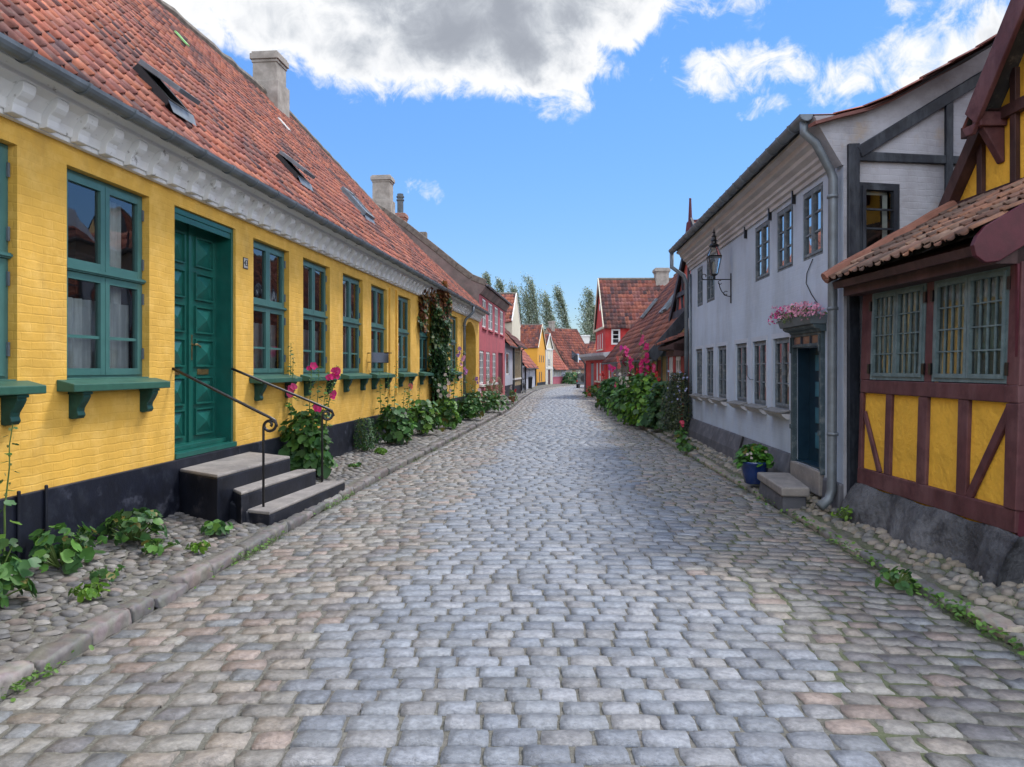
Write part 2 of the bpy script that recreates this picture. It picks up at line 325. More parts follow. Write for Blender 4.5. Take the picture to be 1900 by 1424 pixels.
m_orange = mat('orange_ochre_limewash', (.70, .34, .045), .85, .1, 2, bump=.3, bs=14, stain=[((.45, .22, .05), 2, .55, .75, .4, None)])
m_pinkl = mat('light_pink_limewash', (.48, .14, .19), .85, .1, 3)
m_brickr = mat('red_brick', (.30, .12, .08), .85, .2, 3, brick=.4, brickcol=((.30, .11, .07), (.22, .09, .07), (.30, .27, .24)))
m_bricky = mat('buff_brick', (.34, .22, .15), .85, .25, 3, brick=.4, brickcol=((.40, .26, .17), (.28, .16, .11), (.34, .31, .27)))
m_redt = mat('red_timber', (.35, .05, .045), .6, .2, 5)
m_rust = mat('rusty_bracket', (.10, .05, .03), .8, .4, 9)
m_stone = mat('cobble_stone', (1, 1, 1), .42, .30, 38, bump=1.6, bs=140, attr=True, spec=.5, bdist=.009, stain=[((.06, .065, .075), 8, .55, .75, .45, None)])
m_peb = mat('pebble_stone', (1, 1, 1), .62, .25, 14, bump=.6, bs=50, attr=True, spec=.35)
def _joint(nm, amt): return mat(nm, (.135, .128, .118), .95, .25, 14, bump=1.5, bs=90, spec=.1, stain=[((.26, .25, .23), 60, .57, .7, .6, None), ((.085, .115, .04), 1.9, .44, .60, amt, None)], big=.1)
m_joint = _joint('sandy_joint', .12); m_jmoss = _joint('mossy_joint', .6)
m_ground = mat('ground_soil', (.12, .11, .09), .95, .3, 2)
m_leaf = mat('leaf', (1, 1, 1), .5, .15, 9, attr=True, spec=.4, trans=.3)
m_petal = mat('petal', (1, 1, 1), .8, .08, 20, attr=True, spec=.05, trans=.3)
m_stem = mat('stem', (.10, .16, .04), .6, .2, 9)
m_bark = mat('bark', (.07, .055, .045), .9, .3, 6, bump=1, bs=12)
m_pot = mat('blue_glazed_pot', (.010, .035, .16), .25, .2, 6, spec=.6, coat=.4)
m_plast = mat('dark_plastic', (.02, .022, .025), .4, .2, 10)
m_sky_glass = glassmat('street_glass', (.6, .66, .66), .16)
# ------------------------------------------------------------------ street surface
KLp = np.array([(-12, -3.2), (0, -2.80), (3.87, -2.62), (9.87, -2.19), (17.2, -1.48), (30.9, -.10), (44, .68), (58, 1.6), (74, 3.27), (88, 6.3), (100, 10.5)])
KRp = np.array([(-12, 3.02), (0, 3.03), (5.4, 3.07), (7.9, 3.17), (14.3, 3.43), (20.5, 3.67), (33, 3.9), (42, 4.7), (54, 5.3), (64, 6.5), (76, 9.0), (88, 12.5), (100, 17.0)])
def KL(y): return np.interp(y, KLp[:, 0], KLp[:, 1])
def KR(y): return np.interp(y, KRp[:, 0], KRp[:, 1])
def crown(x, y):
    l, r = KL(y), KR(y); t = (x-(l+r)/2)/((r-l)/2)
    return .055*(1-t*t)-.006*np.maximum(0, y-40)
# ground: one sheet to the horizon
mb = MB()
xs = [-400, -60, 60, 400]; ys = [-300, 40, 420]
for i in range(3):
    for j in range(2): mb.poly([(xs[i], ys[j], gz(ys[j])-.09), (xs[i+1], ys[j], gz(ys[j])-.09), (xs[i+1], ys[j+1], gz(ys[j+1])-.09), (xs[i], ys[j+1], gz(ys[j+1])-.09)])
tag(mb.build('ground', m_ground), kind='structure')
# road bed of sand between the stones
mb = MB(); ysr = np.concatenate([np.arange(-8, 40, 1.0), np.arange(40, 101, 2.0)])
for y0, y1 in zip(ysr[:-1], ysr[1:]):
    for k in range(8):
        pts = []
        for (y, t) in ((y0, k/8), (y0, (k+1)/8), (y1, (k+1)/8), (y1, k/8)):
            x = KL(y)+(KR(y)-KL(y))*t; pts.append((x, y, crown(x, y)-.006+.003*(abs(t-.46) > .28)))
        mb.poly(pts, 1 if k >= 6 else 0)
tag(mb.build('road_bed', [m_joint, m_jmoss], smooth=True), kind='structure')
def stone_template(a, b, ext=.86):
    A, B = np.meshgrid(a, b, indexing='ij')
    e = (np.maximum(abs(A), abs(B)) > .99)
    edge = np.maximum(abs(A), abs(B)) > .8
    z = np.where(e, -.030, np.where(edge, -.0025, .0))
    corner = (abs(A) > .8) & (abs(B) > .7)
    X = np.where(corner, A*.965, A); Y = np.where(corner, B*.94, B)
    na, nb = len(a), len(b)
    q = np.array([(i*nb+j, (i+1)*nb+j, (i+1)*nb+j+1, i*nb+j+1) for i in range(na-1) for j in range(nb-1)])
    return np.stack([X.ravel(), Y.ravel(), z.ravel()], 1), q
def cobbles(y0, y1, T, name, coarse=False):
    tv, tq = T; V = []; C = []; n = 0; rows = []; y = y0
    P = []
    while y < y1:
        pitch = .146*random.uniform(.94, 1.06); 
        if coarse: pitch *= 1.0
        xl, xr = float(KL(y)), float(KR(y)); x = xl+.008+random.random()*.02
        while x < xr-.09:
            cent = (xl+xr)/2+.05; q = abs(x+.1-cent)/((xr-xl)/2)
            side = q > .46+.05*math.sin(y*1.7)+random.uniform(-.05, .05)
            w = random.uniform(.165, .255) if not side else random.uniform(.13, .27)
            w = min(w, xr-.008-x) if xr-.008-x-w < .10 or x+w > xr-.008 else w; P.append((x+w/2, y+pitch/2, w, pitch, side, cent)); x += w
        y += pitch
    P = np.array(P, float); n = len(P); side = P[:, 4] > .5
    x, yc, w, h = P[:, 0], P[:, 1], P[:, 2], P[:, 3]
    # courses bow a little across the road
    bow = .07*((x-P[:, 5])/2.6)**2*np.sign(x-P[:, 5])*-1*(x > P[:, 5])
    yc = yc+bow+np.random.normal(0, .0025, n)+side*np.random.normal(0, .006, n)
    g = np.where(side, np.random.uniform(.006, .015, n), np.random.uniform(.004, .0075, n))
    hx, hy = w/2-g*.8, h/2-g*.75
    ok = (x+hx < KR(yc)+.02) & (x-hx > KL(yc)-.02)
    x, yc, w, h, hx, hy, side = x[ok], yc[ok], w[ok], h[ok], hx[ok], hy[ok], side[ok]; n = len(x)
    rot = np.random.normal(0, .012, n)+side*np.random.normal(0, .04, n)
    K = len(tv)
    jx = np.random.normal(0, 1, (n, K))*np.where(side, .0065, .0035)[:, None]; jy = np.random.normal(0, 1, (n, K))*np.where(side, .0055, .0026)[:, None]
    jz = np.random.normal(0, 1, (n, K))*np.where(side, .0032, .0014)[:, None]*(tv[:, 2] > -.02)
    X = tv[:, 0][None]*hx[:, None]+jx; Y = tv[:, 1][None]*hy[:, None]+jy
    tx, ty = np.random.normal(0, .014, n), np.random.normal(0, .018, n)
    Z = tv[:, 2][None]*np.where(side, 1.1, 1)[:, None]+jz+X*tx[:, None]+Y*ty[:, None]
    c, s = np.cos(rot)[:, None], np.sin(rot)[:, None]
    XX = x[:, None]+X*c-Y*s; YY = yc[:, None]+X*s+Y*c
    Z = Z+crown(XX, YY)+np.where(side, .008, .010)[:, None]+np.random.normal(0, .0018, n)[:, None]
    V = np.stack([XX, YY, Z], 2).reshape(-1, 3)
    F = (tq[None]+(np.arange(n)*K)[:, None, None]).reshape(-1, 4)
    pal_c = np.array([(.205, .227, .262), (.22, .238, .272), (.18, .20, .235), (.235, .247, .272), (.205, .222, .248), (.22, .224, .235)])
    pal_s = np.array([(.24, .215, .19), (.22, .21, .195), (.26, .23, .20), (.20, .197, .19), (.185, .195, .205), (.26, .21, .185), (.235, .228, .215), (.21, .19, .175), (.17, .165, .17), (.255, .245, .225)])
    col = np.where(side[:, None], pal_s[np.random.randint(0, len(pal_s), n)], pal_c[np.random.randint(0, len(pal_c), n)])
    col = col*np.random.uniform(.82, 1.18, (n, 1))
    return npmesh(name, V, [F], m_stone, col=np.repeat(col, K, 0), smooth=False)
Tn = stone_template(np.array([-1, -.945, -.4, .3, .945, 1]), np.array([-1, -.92, .05, .92, 1]))
Tf = stone_template(np.array([-1, -.93, .93, 1]), np.array([-1, -.9, .9, 1]))
tag(cobbles(-2.0, 15, Tn, 'road'), kind='structure')
tag(cobbles(15, 99, Tf, 'road', True), kind='structure')
# kerbs: rows of rough long stones
def kerb(name, K, side, ztop, wd, pal):
    V = []; Q = []; T3 = []; C = []; y = -6.0; k = 0
    A = np.array([0, .03, .15, .3, .45, .6, .72, .85, .97, 1]); 
    while y < 96:
        l = random.uniform(.26, .62) if y < 40 else 1.6
        y2 = y+l; n0 = np.random.normal(0, .022, 1)[0]; zt = ztop+np.random.normal(0, .010)
        ring = np.array([(0, -.06), (0.0, .6), (.008, .93), (.03, 1.0), (.5*wd, 1.02), (wd-.02, 1.0), (wd, .7)])
        base = len(V); c = random.choice(pal); s = random.uniform(.8, 1.2)
        for t in A:
            yy = y+.012+(l-.024)*t; xk = float(K(yy)); f = .94 if t in (0, 1) else 1
            for (dx, dz) in ring:
                V.append((xk+side*(dx+n0*.5+(.012 if t in (0, 1) else 0))+np.random.normal(0, .004), yy+np.random.normal(0, .006), gz(yy)+zt*dz*f+np.random.normal(0, .0065)))
                C.append([q*s*random.uniform(.92, 1.08) for q in c])
        m = len(ring)
        for i in range(len(A)-1):
            for j in range(m-1): Q.append((base+i*m+j, base+(i+1)*m+j, base+(i+1)*m+j+1, base+i*m+j+1))
        for i in (0, len(A)-1):
            o = base+i*m; Q.append((o, o+1, o+2, o+3)); Q.append((o, o+3, o+4, o+6)); T3.append((o+4, o+5, o+6))
        y = y2
    return tag(npmesh(name, np.array(V), [np.array(Q), np.array(T3)], m_peb, col=np.array(C), smooth=False), kind='structure')
kerb('kerb', KL, -1, .088, .155, [(.15, .14, .132), (.17, .155, .148), (.13, .125, .12), (.18, .165, .155), (.155, .138, .13)])
kerb('kerb', KR, 1, .055, .15, [(.24, .22, .19), (.20, .19, .17), (.27, .24, .20), (.17, .17, .165)])
# pavements of rounded field stones between kerb and walls
def wallL(y): return np.where(y < 41, .0993*y-4.46, np.interp(y, [41, 45, 55, 76, 86, 100], [-.38, .02, .69, 2.33, 3.8, 8.5]))
def wallR(y): return np.where(y < 5.6, 3.95, np.where(y < 8.3, 3.86, np.where(y < 17.6, 3.19+.057*y, np.interp(y, [17.6, 42, 48, 60, 80, 100], [4.19, 5.30, 5.5, 8.2, 14.5, 24]))))
def pavement(K, Wf, sgn, zk, zw, pal, y0=-5, y1=60):
    mb = MB(); ys_ = np.arange(y0, 97, 1.0)
    def pz(x, y):
        k = K(y)+sgn*.15; w = Wf(y); t = np.clip((x-k)/(w-k+1e-6), 0, 1); return zk+(zw-zk)*t+gz(y)
    for a, b in zip(ys_[:-1], ys_[1:]):
        for k in range(4):
            pts = []
            for y, t in ((a, k/4), (a, (k+1)/4), (b, (k+1)/4), (b, k/4)):
                x0 = float(K(y))+sgn*.11; x1 = float(Wf(y))+sgn*.05; x = x0+(x1-x0)*t; pts.append((x, y, pz(x, y)-.016))
            mb.poly(pts)
    tag(mb.build('pavement_bed', m_joint if sgn < 0 else m_jmoss, smooth=True), kind='structure')
    # stones
    th = np.linspace(0, 2*np.pi, 9)[:-1]; tv = [(0, 0, 1.0)]
    for r, z in ((.55, .86), (.88, .42), (1.0, -.35)): tv += [(r*math.cos(a), r*math.sin(a), z) for a in th]
    tv = np.array(tv); f3 = np.array([(0, 1+i, 1+(i+1) % 8) for i in range(8)]); f4 = np.array([(1+r*8+i, 9+r*8+i, 9+r*8+(i+1) % 8, 1+r*8+(i+1) % 8) for r in range(2) for i in range(8)])
    P = []; y = float(y0)
    while y < y1:
        st = .088 if y < 16 else (.14 if y < 30 else .22)
        x0 = float(K(y))+sgn*.13; x1 = float(Wf(y)); L_ = abs(x1-x0); k = 0
        x = .03+random.random()*.05
        while x < L_-.02:
            w = random.uniform(.10, .19)*(st/.095)
            P.append((x0+sgn*(x+w/2), y+random.uniform(-.3, .3)*st, w/2*random.uniform(.8, .95), st*random.uniform(.42, .60), random.uniform(.010, .020)+(.012 if sgn > 0 else 0))); x += w*random.uniform(.92, 1.08)
        y += st
    P = np.array(P); n = len(P); K_ = len(tv); rot = np.random.normal(0, .25, n)
    X = tv[:, 0][None]*P[:, 2:3]*np.random.uniform(.9, 1.1, (n, K_)); Y = tv[:, 1][None]*P[:, 3:4]*np.random.uniform(.9, 1.1, (n, K_)); Z = tv[:, 2][None]*P[:, 4:5]*np.random.uniform(.85, 1.15, (n, K_))
    c, s = np.cos(rot)[:, None], np.sin(rot)[:, None]
    zz = np.array([float(pz(a, b)) for a, b in P[:, :2]])
    V = np.stack([P[:, 0:1]+X*c-Y*s, P[:, 1:2]+X*s+Y*c, zz[:, None]-.010+Z+X*np.random.normal(0, .06, n)[:, None]], 2).reshape(-1, 3)
    off = (np.arange(n)*K_)[:, None, None]
    col = np.array(pal)[np.random.randint(0, len(pal), n)]*np.random.uniform(.7, 1.1, (n, 1))
    tag(npmesh('pavement', V, [(f3[None]+off).reshape(-1, 3), (f4[None]+off).reshape(-1, 4)], m_peb, col=np.repeat(col, K_, 0), smooth=True), kind='structure')
PL = [(.155, .147, .14), (.18, .17, .16), (.135, .135, .135), (.205, .19, .175), (.18, .15, .135), (.12, .12, .125), (.23, .22, .205), (.15, .143, .135)]
PR = [(.25, .225, .19), (.20, .19, .165), (.28, .25, .215), (.17, .17, .16), (.23, .20, .155)]
pavement(KL, wallL, -1, .083, .15, PL)
pavement(KR, wallR, 1, .06, .16, PR)

# ------------------------------------------------------------------ building kit
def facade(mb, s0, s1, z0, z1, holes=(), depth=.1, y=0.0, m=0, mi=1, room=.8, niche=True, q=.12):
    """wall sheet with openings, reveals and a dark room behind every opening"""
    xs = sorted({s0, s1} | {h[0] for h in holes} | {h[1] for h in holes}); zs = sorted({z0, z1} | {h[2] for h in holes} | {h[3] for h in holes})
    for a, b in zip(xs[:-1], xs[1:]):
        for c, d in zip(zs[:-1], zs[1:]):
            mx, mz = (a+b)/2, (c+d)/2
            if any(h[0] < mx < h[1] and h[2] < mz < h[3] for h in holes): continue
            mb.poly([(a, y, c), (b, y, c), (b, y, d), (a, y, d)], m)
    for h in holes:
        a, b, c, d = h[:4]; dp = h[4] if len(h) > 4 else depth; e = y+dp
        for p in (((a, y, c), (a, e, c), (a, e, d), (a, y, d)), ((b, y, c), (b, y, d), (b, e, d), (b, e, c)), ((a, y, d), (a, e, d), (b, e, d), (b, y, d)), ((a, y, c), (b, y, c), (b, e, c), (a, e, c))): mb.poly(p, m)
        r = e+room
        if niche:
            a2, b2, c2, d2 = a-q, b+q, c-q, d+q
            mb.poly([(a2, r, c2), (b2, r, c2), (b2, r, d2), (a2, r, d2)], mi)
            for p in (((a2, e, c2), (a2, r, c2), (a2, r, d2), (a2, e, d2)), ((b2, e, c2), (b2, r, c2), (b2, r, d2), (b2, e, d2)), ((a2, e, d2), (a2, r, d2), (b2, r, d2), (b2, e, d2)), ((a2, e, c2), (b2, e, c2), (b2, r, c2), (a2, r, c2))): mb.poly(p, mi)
def window(par, fr, s0, s1, z0, z1, d, mt, rows=3, cas=2, cols=1, edge=.05, bar=.022, th=.05, glass=None, transom=None, curtain=None, shear=None, label=None, rowfr=None, coff=.13):
    """casement window: cas casements side by side, rows x cols panes in each; transom = height share of a fixed cross rail"""
    mb = MB(); o = .035
    def ring(a, b, c, e, w, y0, y1):
        mb.box(a, a+w, y0, y1, c, e); mb.box(b-w, b, y0, y1, c, e); mb.box(a+w, b-w, y0+.001, y1, c, c+w); mb.box(a+w, b-w, y0+.001, y1, e-w, e)
    ring(s0+.004, s1-.004, z0+.004, z1-.004, o, d, d+th)
    bands = [(z0+o, z1-o, rows)]
    if transom:
        zt = z0+(z1-z0)*transom; bands = [(z0+o, zt-.022, rows), (zt+.022, z1-o, 1)]
        mb.box(s0+.006, s1-.006, d-.03, d+th, zt-.022, zt+.022); mb.box(s0+.006, s1-.006, d-.045, d-.03, zt-.008, zt+.012)
    W_ = (s1-s0-2*o)/cas; g = MB()
    for i in range(cas):
        a, b = s0+o+W_*i+.004, s0+o+W_*(i+1)-.004
        for zb, ze, rw in bands:
            ring(a, b, zb+.004, ze-.004, edge, d-.012, d+th-.01)
            A, B, Z0, Z1 = a+edge, b-edge, zb+.004+edge, ze-.004-edge
            cuts = rowfr if (rowfr and rw > 1) else [k/rw for k in range(1, rw)]
            for k in cuts: zc = Z0+(Z1-Z0)*k; mb.box(A, B, d+.002, d+.026, zc-bar/2, zc+bar/2)
            for k in range(1, cols): xc = A+(B-A)*k/cols; mb.box(xc-bar/2, xc+bar/2, d+.004, d+.024, Z0, Z1)
            g.poly([(A, d+.018, Z0), (B, d+.018, Z0), (B, d+.018, Z1), (A, d+.018, Z1)])
    w = mb.build('window', mt, par, fr.M, shear=shear, label=label)
    g.build('pane', glass or m_glass, w, fr.M, shear=shear)
    if curtain:
        c0, c1, n = curtain[0], curtain[1], 26; cb = MB(); pts = []
        zA, zB = z0+(z1-z0)*c0, z0+(z1-z0)*c1
        for i in range(n+1):
            x = s0+.06+(s1-s0-.12)*i/n; yy = d+coff+.17*coff*math.sin(i*1.9)+.08*coff*math.sin(i*4.1); pts.append((x, yy))
        for (xa, ya), (xb, yb) in zip(pts[:-1], pts[1:]): cb.poly([(xa, ya, zA), (xb, yb, zA), (xb, yb, zB), (xa, ya, zB)])
        cb.build('curtain', curtain[2] if len(curtain) > 2 else m_curt, w, fr.M, smooth=True, shear=shear)
    return w
TILE_RED = np.array([(.33, .105, .065), (.29, .09, .06), (.36, .125, .075), (.24, .08, .06), (.31, .12, .085), (.20, .075, .065), (.26, .10, .08)])
TILE_DARK = np.array([(.105, .055, .055), (.13, .06, .055), (.09, .05, .055), (.16, .07, .06), (.20, .075, .06)])
def roof(par, A, B, C, D, nc, nr, mt=None, pal=TILE_RED, pal2=TILE_DARK, dark=.25, amp=.034, us=7, kick=0.0, name='roof', sag=0.0, lift=.03, seed=0, ragged=.004, label=None, gain=1.0):
    """pantiled slope, every tile curved and lapped over the one below; A,B eave corners, C,D ridge corners (A below D)"""
    rs = np.random.RandomState(seed+int(abs(A[0]*7+A[1]*13))); A, B, C, D = [np.array(p, float) for p in (A, B, C, D)]
    nrm = np.cross(B-A, D-A); nrm /= np.linalg.norm(nrm); nrm *= np.sign(nrm[2])
    u = np.linspace(0, 1, us)
    pr = np.where(u < .62, -.35*np.sin(np.pi*u/.62), np.sin(np.pi*(u-.62)/.38))*amp
    i, j = np.meshgrid(np.arange(nc), np.arange(nr), indexing='ij'); i = i.ravel(); j = j.ravel(); n = len(i)
    du, dv = 1/nc, 1/nr
    U = (i[:, None]+u[None])*du; jit = rs.normal(0, ragged, n)
    def pos(U, Vv, h):
        Vc = np.clip(Vv, -.5/nr, 1)
        P = ((1-U)*(1-Vc))[..., None]*A+(U*(1-Vc))[..., None]*B+(U*Vc)[..., None]*C+((1-U)*Vc)[..., None]*D
        hh = h+kick*np.maximum(0, 1-Vc*1.6)**2-sag*np.sin(np.pi*Vc)+.012*np.sin(U*nc*.13+3*Vc)+.01*np.sin(U*nc*.037+Vc*7)
        return P+hh[..., None]*nrm
    v0 = (j[:, None]-.13)*dv+np.zeros_like(U)+(jit*2.2)[:, None]*dv/.3; v1 = (j[:, None]+1.0)*dv+np.zeros_like(U)
    lo = pos(U, v0, pr[None]+lift+jit[:, None]); hi = pos(U, v1, pr[None]+jit[:, None]*.5); lip = pos(U, v0, pr[None]+jit[:, None]+lift*.35)
    V = np.stack([lip, lo, hi], 1).reshape(-1, 3); K = 3*us
    q = np.array([(r*us+k, r*us+k+1, (r+1)*us+k+1, (r+1)*us+k) for r in range(2) for k in range(us-1)])
    F = (q[None]+(np.arange(n)*K)[:, None, None]).reshape(-1, 4)
    pal = np.array(pal); col = pal[rs.randint(0, len(pal), n)]
    f = np.sin(i*.31+1.3*np.sin(j*.35)+1.7*np.sin(i*.07))+.6*np.sin(j*.55+i*.12)+rs.normal(0, .75, n)
    th = np.quantile(f, 1-dark) if dark > 0 else 9
    pd = np.array(pal2); col = np.where((f > th)[:, None], pd[rs.randint(0, len(pd), n)], col)*rs.uniform(.82, 1.15, (n, 1))*gain
    col = np.repeat(col, K, 0)
    base = len(V); V = np.concatenate([V, np.array([A-nrm*.02, B-nrm*.02, C-nrm*.02, D-nrm*.02])]); col = np.concatenate([col, np.full((4, 3), .05)])
    F = np.concatenate([F, np.array([[base, base+1, base+2, base+3]])])
    o = npmesh(name, V, [F], mt or m_tile, par, col=col, smooth=False)
    if label: o['label'] = label
    return o
def flat(par, fr, x0, x1, y, z0, z1, mt, name='pane'): pass
def gutter(mb, fr, x0, x1, y, z, r=.06, step=.7, m=0):
    n = 8; prof = [(y+r*math.cos(math.pi+math.pi*k/n), z+r*math.sin(math.pi+math.pi*k/n)) for k in range(n+1)]
    inner = [(p[0]*.9+y*.1, p[1]*.9+z*.1) for p in prof][::-1]
    mb.extr(prof+inner, x0, x1, m)
    for xe in (x0, x1): mb.poly([(xe, a_, b_) for a_, b_ in prof], m)
    x = x0+.2
    while x < x1:
        pr = [(y+(r+.012)*math.cos(math.pi+math.pi*k/n), z+(r+.012)*math.sin(math.pi+math.pi*k/n)) for k in range(n+1)]
        mb.extr(pr+[(y+r*.8, z+.012), (y-r*.8, z+.012)], x, x+.03, m); x += step
def house(nm, label, cat, fr, L, D, ze, zr, wm, holes=(), wins=(), plinth=None, ridge='x', nc=20, nr=12, over=.25, rmat=None, rp={}, g0=0.0, gut=True, room=.6, sideholes=(), group=None, wd=.06, wmt=None, corn=None, backroof=True, yr=None, gside=.0, sidewins=(), verge=None, walls=None):
    """house shell: walls (one mesh), plinth, roof slopes, gutter, windows; returns its Empty"""
    h = tag(empty(nm, fr.M), label, cat, group); w = MB()
    facade(w, 0, L, g0-.3, ze, holes, wd, room=room)
    hs = [(x0, x1, z0, z1) for (x0, x1, z0, z1) in sideholes]
    if yr is None: yr = D/2
    # side walls
    for xs_ in (0, L):
        if xs_ == L and sideholes:
            t = MB(); facade(t, 0, D, g0-.3, ze, hs, wd, room=.5); 
            w.add([(L-y, x, z) for x, y, z in t.v], t.f, 0); w.m[-len(t.f):] = t.m
        else: w.poly([(xs_, 0, g0-.3), (xs_, D, g0-.3), (xs_, D, ze), (xs_, 0, ze)])
    w.poly([(0, D, g0-.3), (L, D, g0-.3), (L, D, ze), (0, D, ze)])
    if ridge == 'x':
        for xs_ in (0, L): w.poly([(xs_, 0, ze), (xs_, D, ze), (xs_, yr, zr)])
    else:
        for ys_ in (0, D): w.poly([(0, ys_, ze), (L, ys_, ze), (L/2, ys_, zr)])
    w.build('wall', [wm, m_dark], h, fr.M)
    if plinth:
        p = MB(); 
        doors = [q for q in holes if q[2] <= g0+plinth[1]]
        x = 0
        for q in sorted(doors): p.box(x, q[0], -.025, .02, g0-.3, g0+plinth[1]); x = q[1]
        p.box(x, L+.02, -.025, .02, g0-.3, g0+plinth[1]); p.box(L-.01, L+.025, .021, D, g0-.3, g0+plinth[1]-.01)
        p.build('plinth', plinth[0], h, fr.M)
    rm = rmat or m_tilefar; kw = dict(mt=rm, us=5); kw.update(rp)
    if ridge == 'x':
        t = (zr-ze)/yr; y0 = -over; z0 = ze-over*t*.6+.04
        roof(h, fr.w(-gside, y0, z0), fr.w(L+gside, y0, z0), fr.w(L+gside, yr, zr+.06), fr.w(-gside, yr, zr+.06), nc, nr, **kw)
        if backroof: k2 = dict(kw); k2.update(kick=0); roof(h, fr.w(-gside, D+over, z0), fr.w(L+gside, D+over, z0), fr.w(L+gside, yr, zr+.06), fr.w(-gside, yr, zr+.06), nc, max(4, nr//2), **k2)
        rb = MB(); rb.tube([fr.w(-gside, yr, zr+.07), fr.w(L+gside, yr, zr+.07)], .09, 8); rb.build('ridge_cap', m_ridge, h)
        if verge:
            v = MB(); 
            for xs_ in (-gside, L+gside):
                v.bar((xs_, y0, z0+.03), (xs_, yr, zr+.07), .14, .06, (1, 0, 0)); v.bar((xs_, yr, zr+.07), (xs_, D+over, z0+.03), .14, .06, (1, 0, 0))
            v.build('verge', verge, h, fr.M)
        if gut:
            g = MB(); gutter(g, fr, -gside, L+gside, y0-.05, z0-.01, .055, 1.0); g.build('gutter', m_zinc, h, fr.M)
    else:
        t = (zr-ze)/(L/2)
        for sg in (0, 1):
            xe = -over if sg == 0 else L+over; z0 = ze-over*t+.05
            roof(h, fr.w(xe, -.12, z0), fr.w(xe, D, z0), fr.w(L/2, D, zr+.06), fr.w(L/2, -.12, zr+.06), nc, nr, **kw)
        rb = MB(); rb.tube([fr.w(L/2, -.12, zr+.07), fr.w(L/2, D, zr+.07)], .09, 8); rb.build('ridge_cap', m_ridge, h)
        if verge:
            v = MB(); z0 = ze-over*t+.05
            v.bar((-over, -.13, z0), (L/2, -.13, zr+.07), .16, .05); v.bar((L/2, -.13, zr+.07), (L+over, -.13, z0), .16, .05); v.build('verge', verge, h, fr.M)
    if corn:
        c = MB(); c.extr([(0, ze-corn[1]), (-.04, ze-corn[1]), (-.05, ze-corn[1]*.6), (-.12, ze-corn[1]*.45), (-.14, ze-.03), (0, ze-.03)], 0, L); c.build('cornice', corn[0], h, fr.M)
    for wn in wins:
        k = dict(rows=3, cas=2, edge=.035, bar=.02); k.update(wn[4] if len(wn) > 4 else {})
        window(h, fr, *wn[:4], wd*.5, wmt or m_wwin, glass=m_sky_glass, **k)
    return h
def chimney(par, fr, x, y, z0, z1, w, d, mt, name='chimney', pot=False, cap=.06, foot=None):
    mb = MB(); mb.box(x-w/2, x+w/2, y-d/2, y+d/2, z0, z1-.22)
    mb.box(x-w/2-cap, x+w/2+cap, y-d/2-cap, y+d/2+cap, z1-.22, z1-.06); mb.box(x-w/2-cap*.4, x+w/2+cap*.4, y-d/2-cap*.4, y+d/2+cap*.4, z1-.06, z1)
    mb.box(x-w/2-cap*.4, x+w/2+cap*.4, y-d/2-cap*.4, y+d/2+cap*.4, z1-.30, z1-.221)
    if foot: mb.box(x-w/2-.07, x+w/2+.07, y-d/2-.07, y+d/2+.07, z0, foot)
    c = mb.build(name, mt, par, fr.M, bevel=.015)
    if pot:
        p = MB(); p.lathe([(.15, 0), (.15, .62), (.19, .62), (.19, .68), (.15, .68), (.15, .78), (.19, .78), (.19, .84), (.15, .84), (.15, .95)], (x, y, z1), 12); p.build('chimney_pot', m_zincd, c, fr.M)
    return c
# ================================================================== LEFT SIDE: long yellow house
FL_ = Frame(-4.46, 0, .0993, 1); ca = math.cos(math.atan(.0993))
def sY(Y): return Y/ca
yh = tag(empty('yellow_house', FL_.M), 'long single-storey yellow house with green windows, white cornice and red tiled roof', 'house')
ZW0, ZW1, ZT = 1.60, 3.45, 3.64
wY = [(3.30, 4.50), (4.72, 5.907), (6.47, 7.69), (10.09, 11.30), (11.86, 13.09), (13.79, 15.01), (15.60, 16.83), (17.84, 19.07), (20.1, 21.4), (24.6, 26.0)]
holes = [(sY(a), sY(b), ZW0, ZW1, .085) for a, b in wY]
DS0, DS1 = sY(8.16), sY(9.58)
AS0, AS1 = sY(27.35), sY(30.3); ASP, AR = 2.70, .78
holes.append((DS0, DS1, .66, 3.47, .26)); holes.append((AS0, AS1, -.2, ASP+AR, 1.0))
END = 31.35
mb = MB(); facade(mb, -4, END, -.3, ZT, holes)
# basket arch over the gateway
n = 16; xc, hw = (AS0+AS1)/2, (AS1-AS0)/2
arc = [(xc-hw*math.cos(math.pi*k/n), ASP+AR*math.sin(math.pi*k/n)) for k in range(n+1)]
for (xa, za), (xb, zb) in zip(arc[:-1], arc[1:]):
    mb.poly([(xa, -.002, za), (xb, -.002, zb), (xb, -.002, ASP+AR+.01), (xa, -.002, ASP+AR+.01)]); mb.poly([(xa, -.002, za), (xb, -.002, zb), (xb, .98, zb), (xa, .98, za)])
for x in (-4, END): mb.poly([(x, 0, -.3), (x, 8.2, -.3), (x, 8.2, 3.9), (x, 0, ZT)])
mb.poly([(-4, 8.2, -.3), (END, 8.2, -.3), (END, 8.2, 3.9), (-4, 8.2, 3.9)])
mb.poly([(-4, 0, ZT), (-4, 8.2, 3.9), (-4, 4.12, 8.95)])
# two narrow painted pilaster strips between the far windows
for px in (722.5, 735): s = FL_.sx(px); mb.box(s-.05, s+.05, -.035, 0, 1.1, ZT-.12)
mb.build('wall', [m_yel, m_dark], yh, FL_.M)
mb = MB(); P0, P1 = -.3, .71
for a, b in ((-4, DS0), (DS1, AS0), (AS1, END)): mb.box(a, b, -.035, .02, P0, P1)
mb.box(DS0-.01, DS1+.01, -.03, .24, P0, .71)
for s, r in ((5.75, .03), (6.05, .025)): mb.tube([(s+.14, -.05, .05), (s+.14, -.05, .75)], .016, 6)
mb.build('plinth', m_navy, yh, FL_.M, bevel=.012)
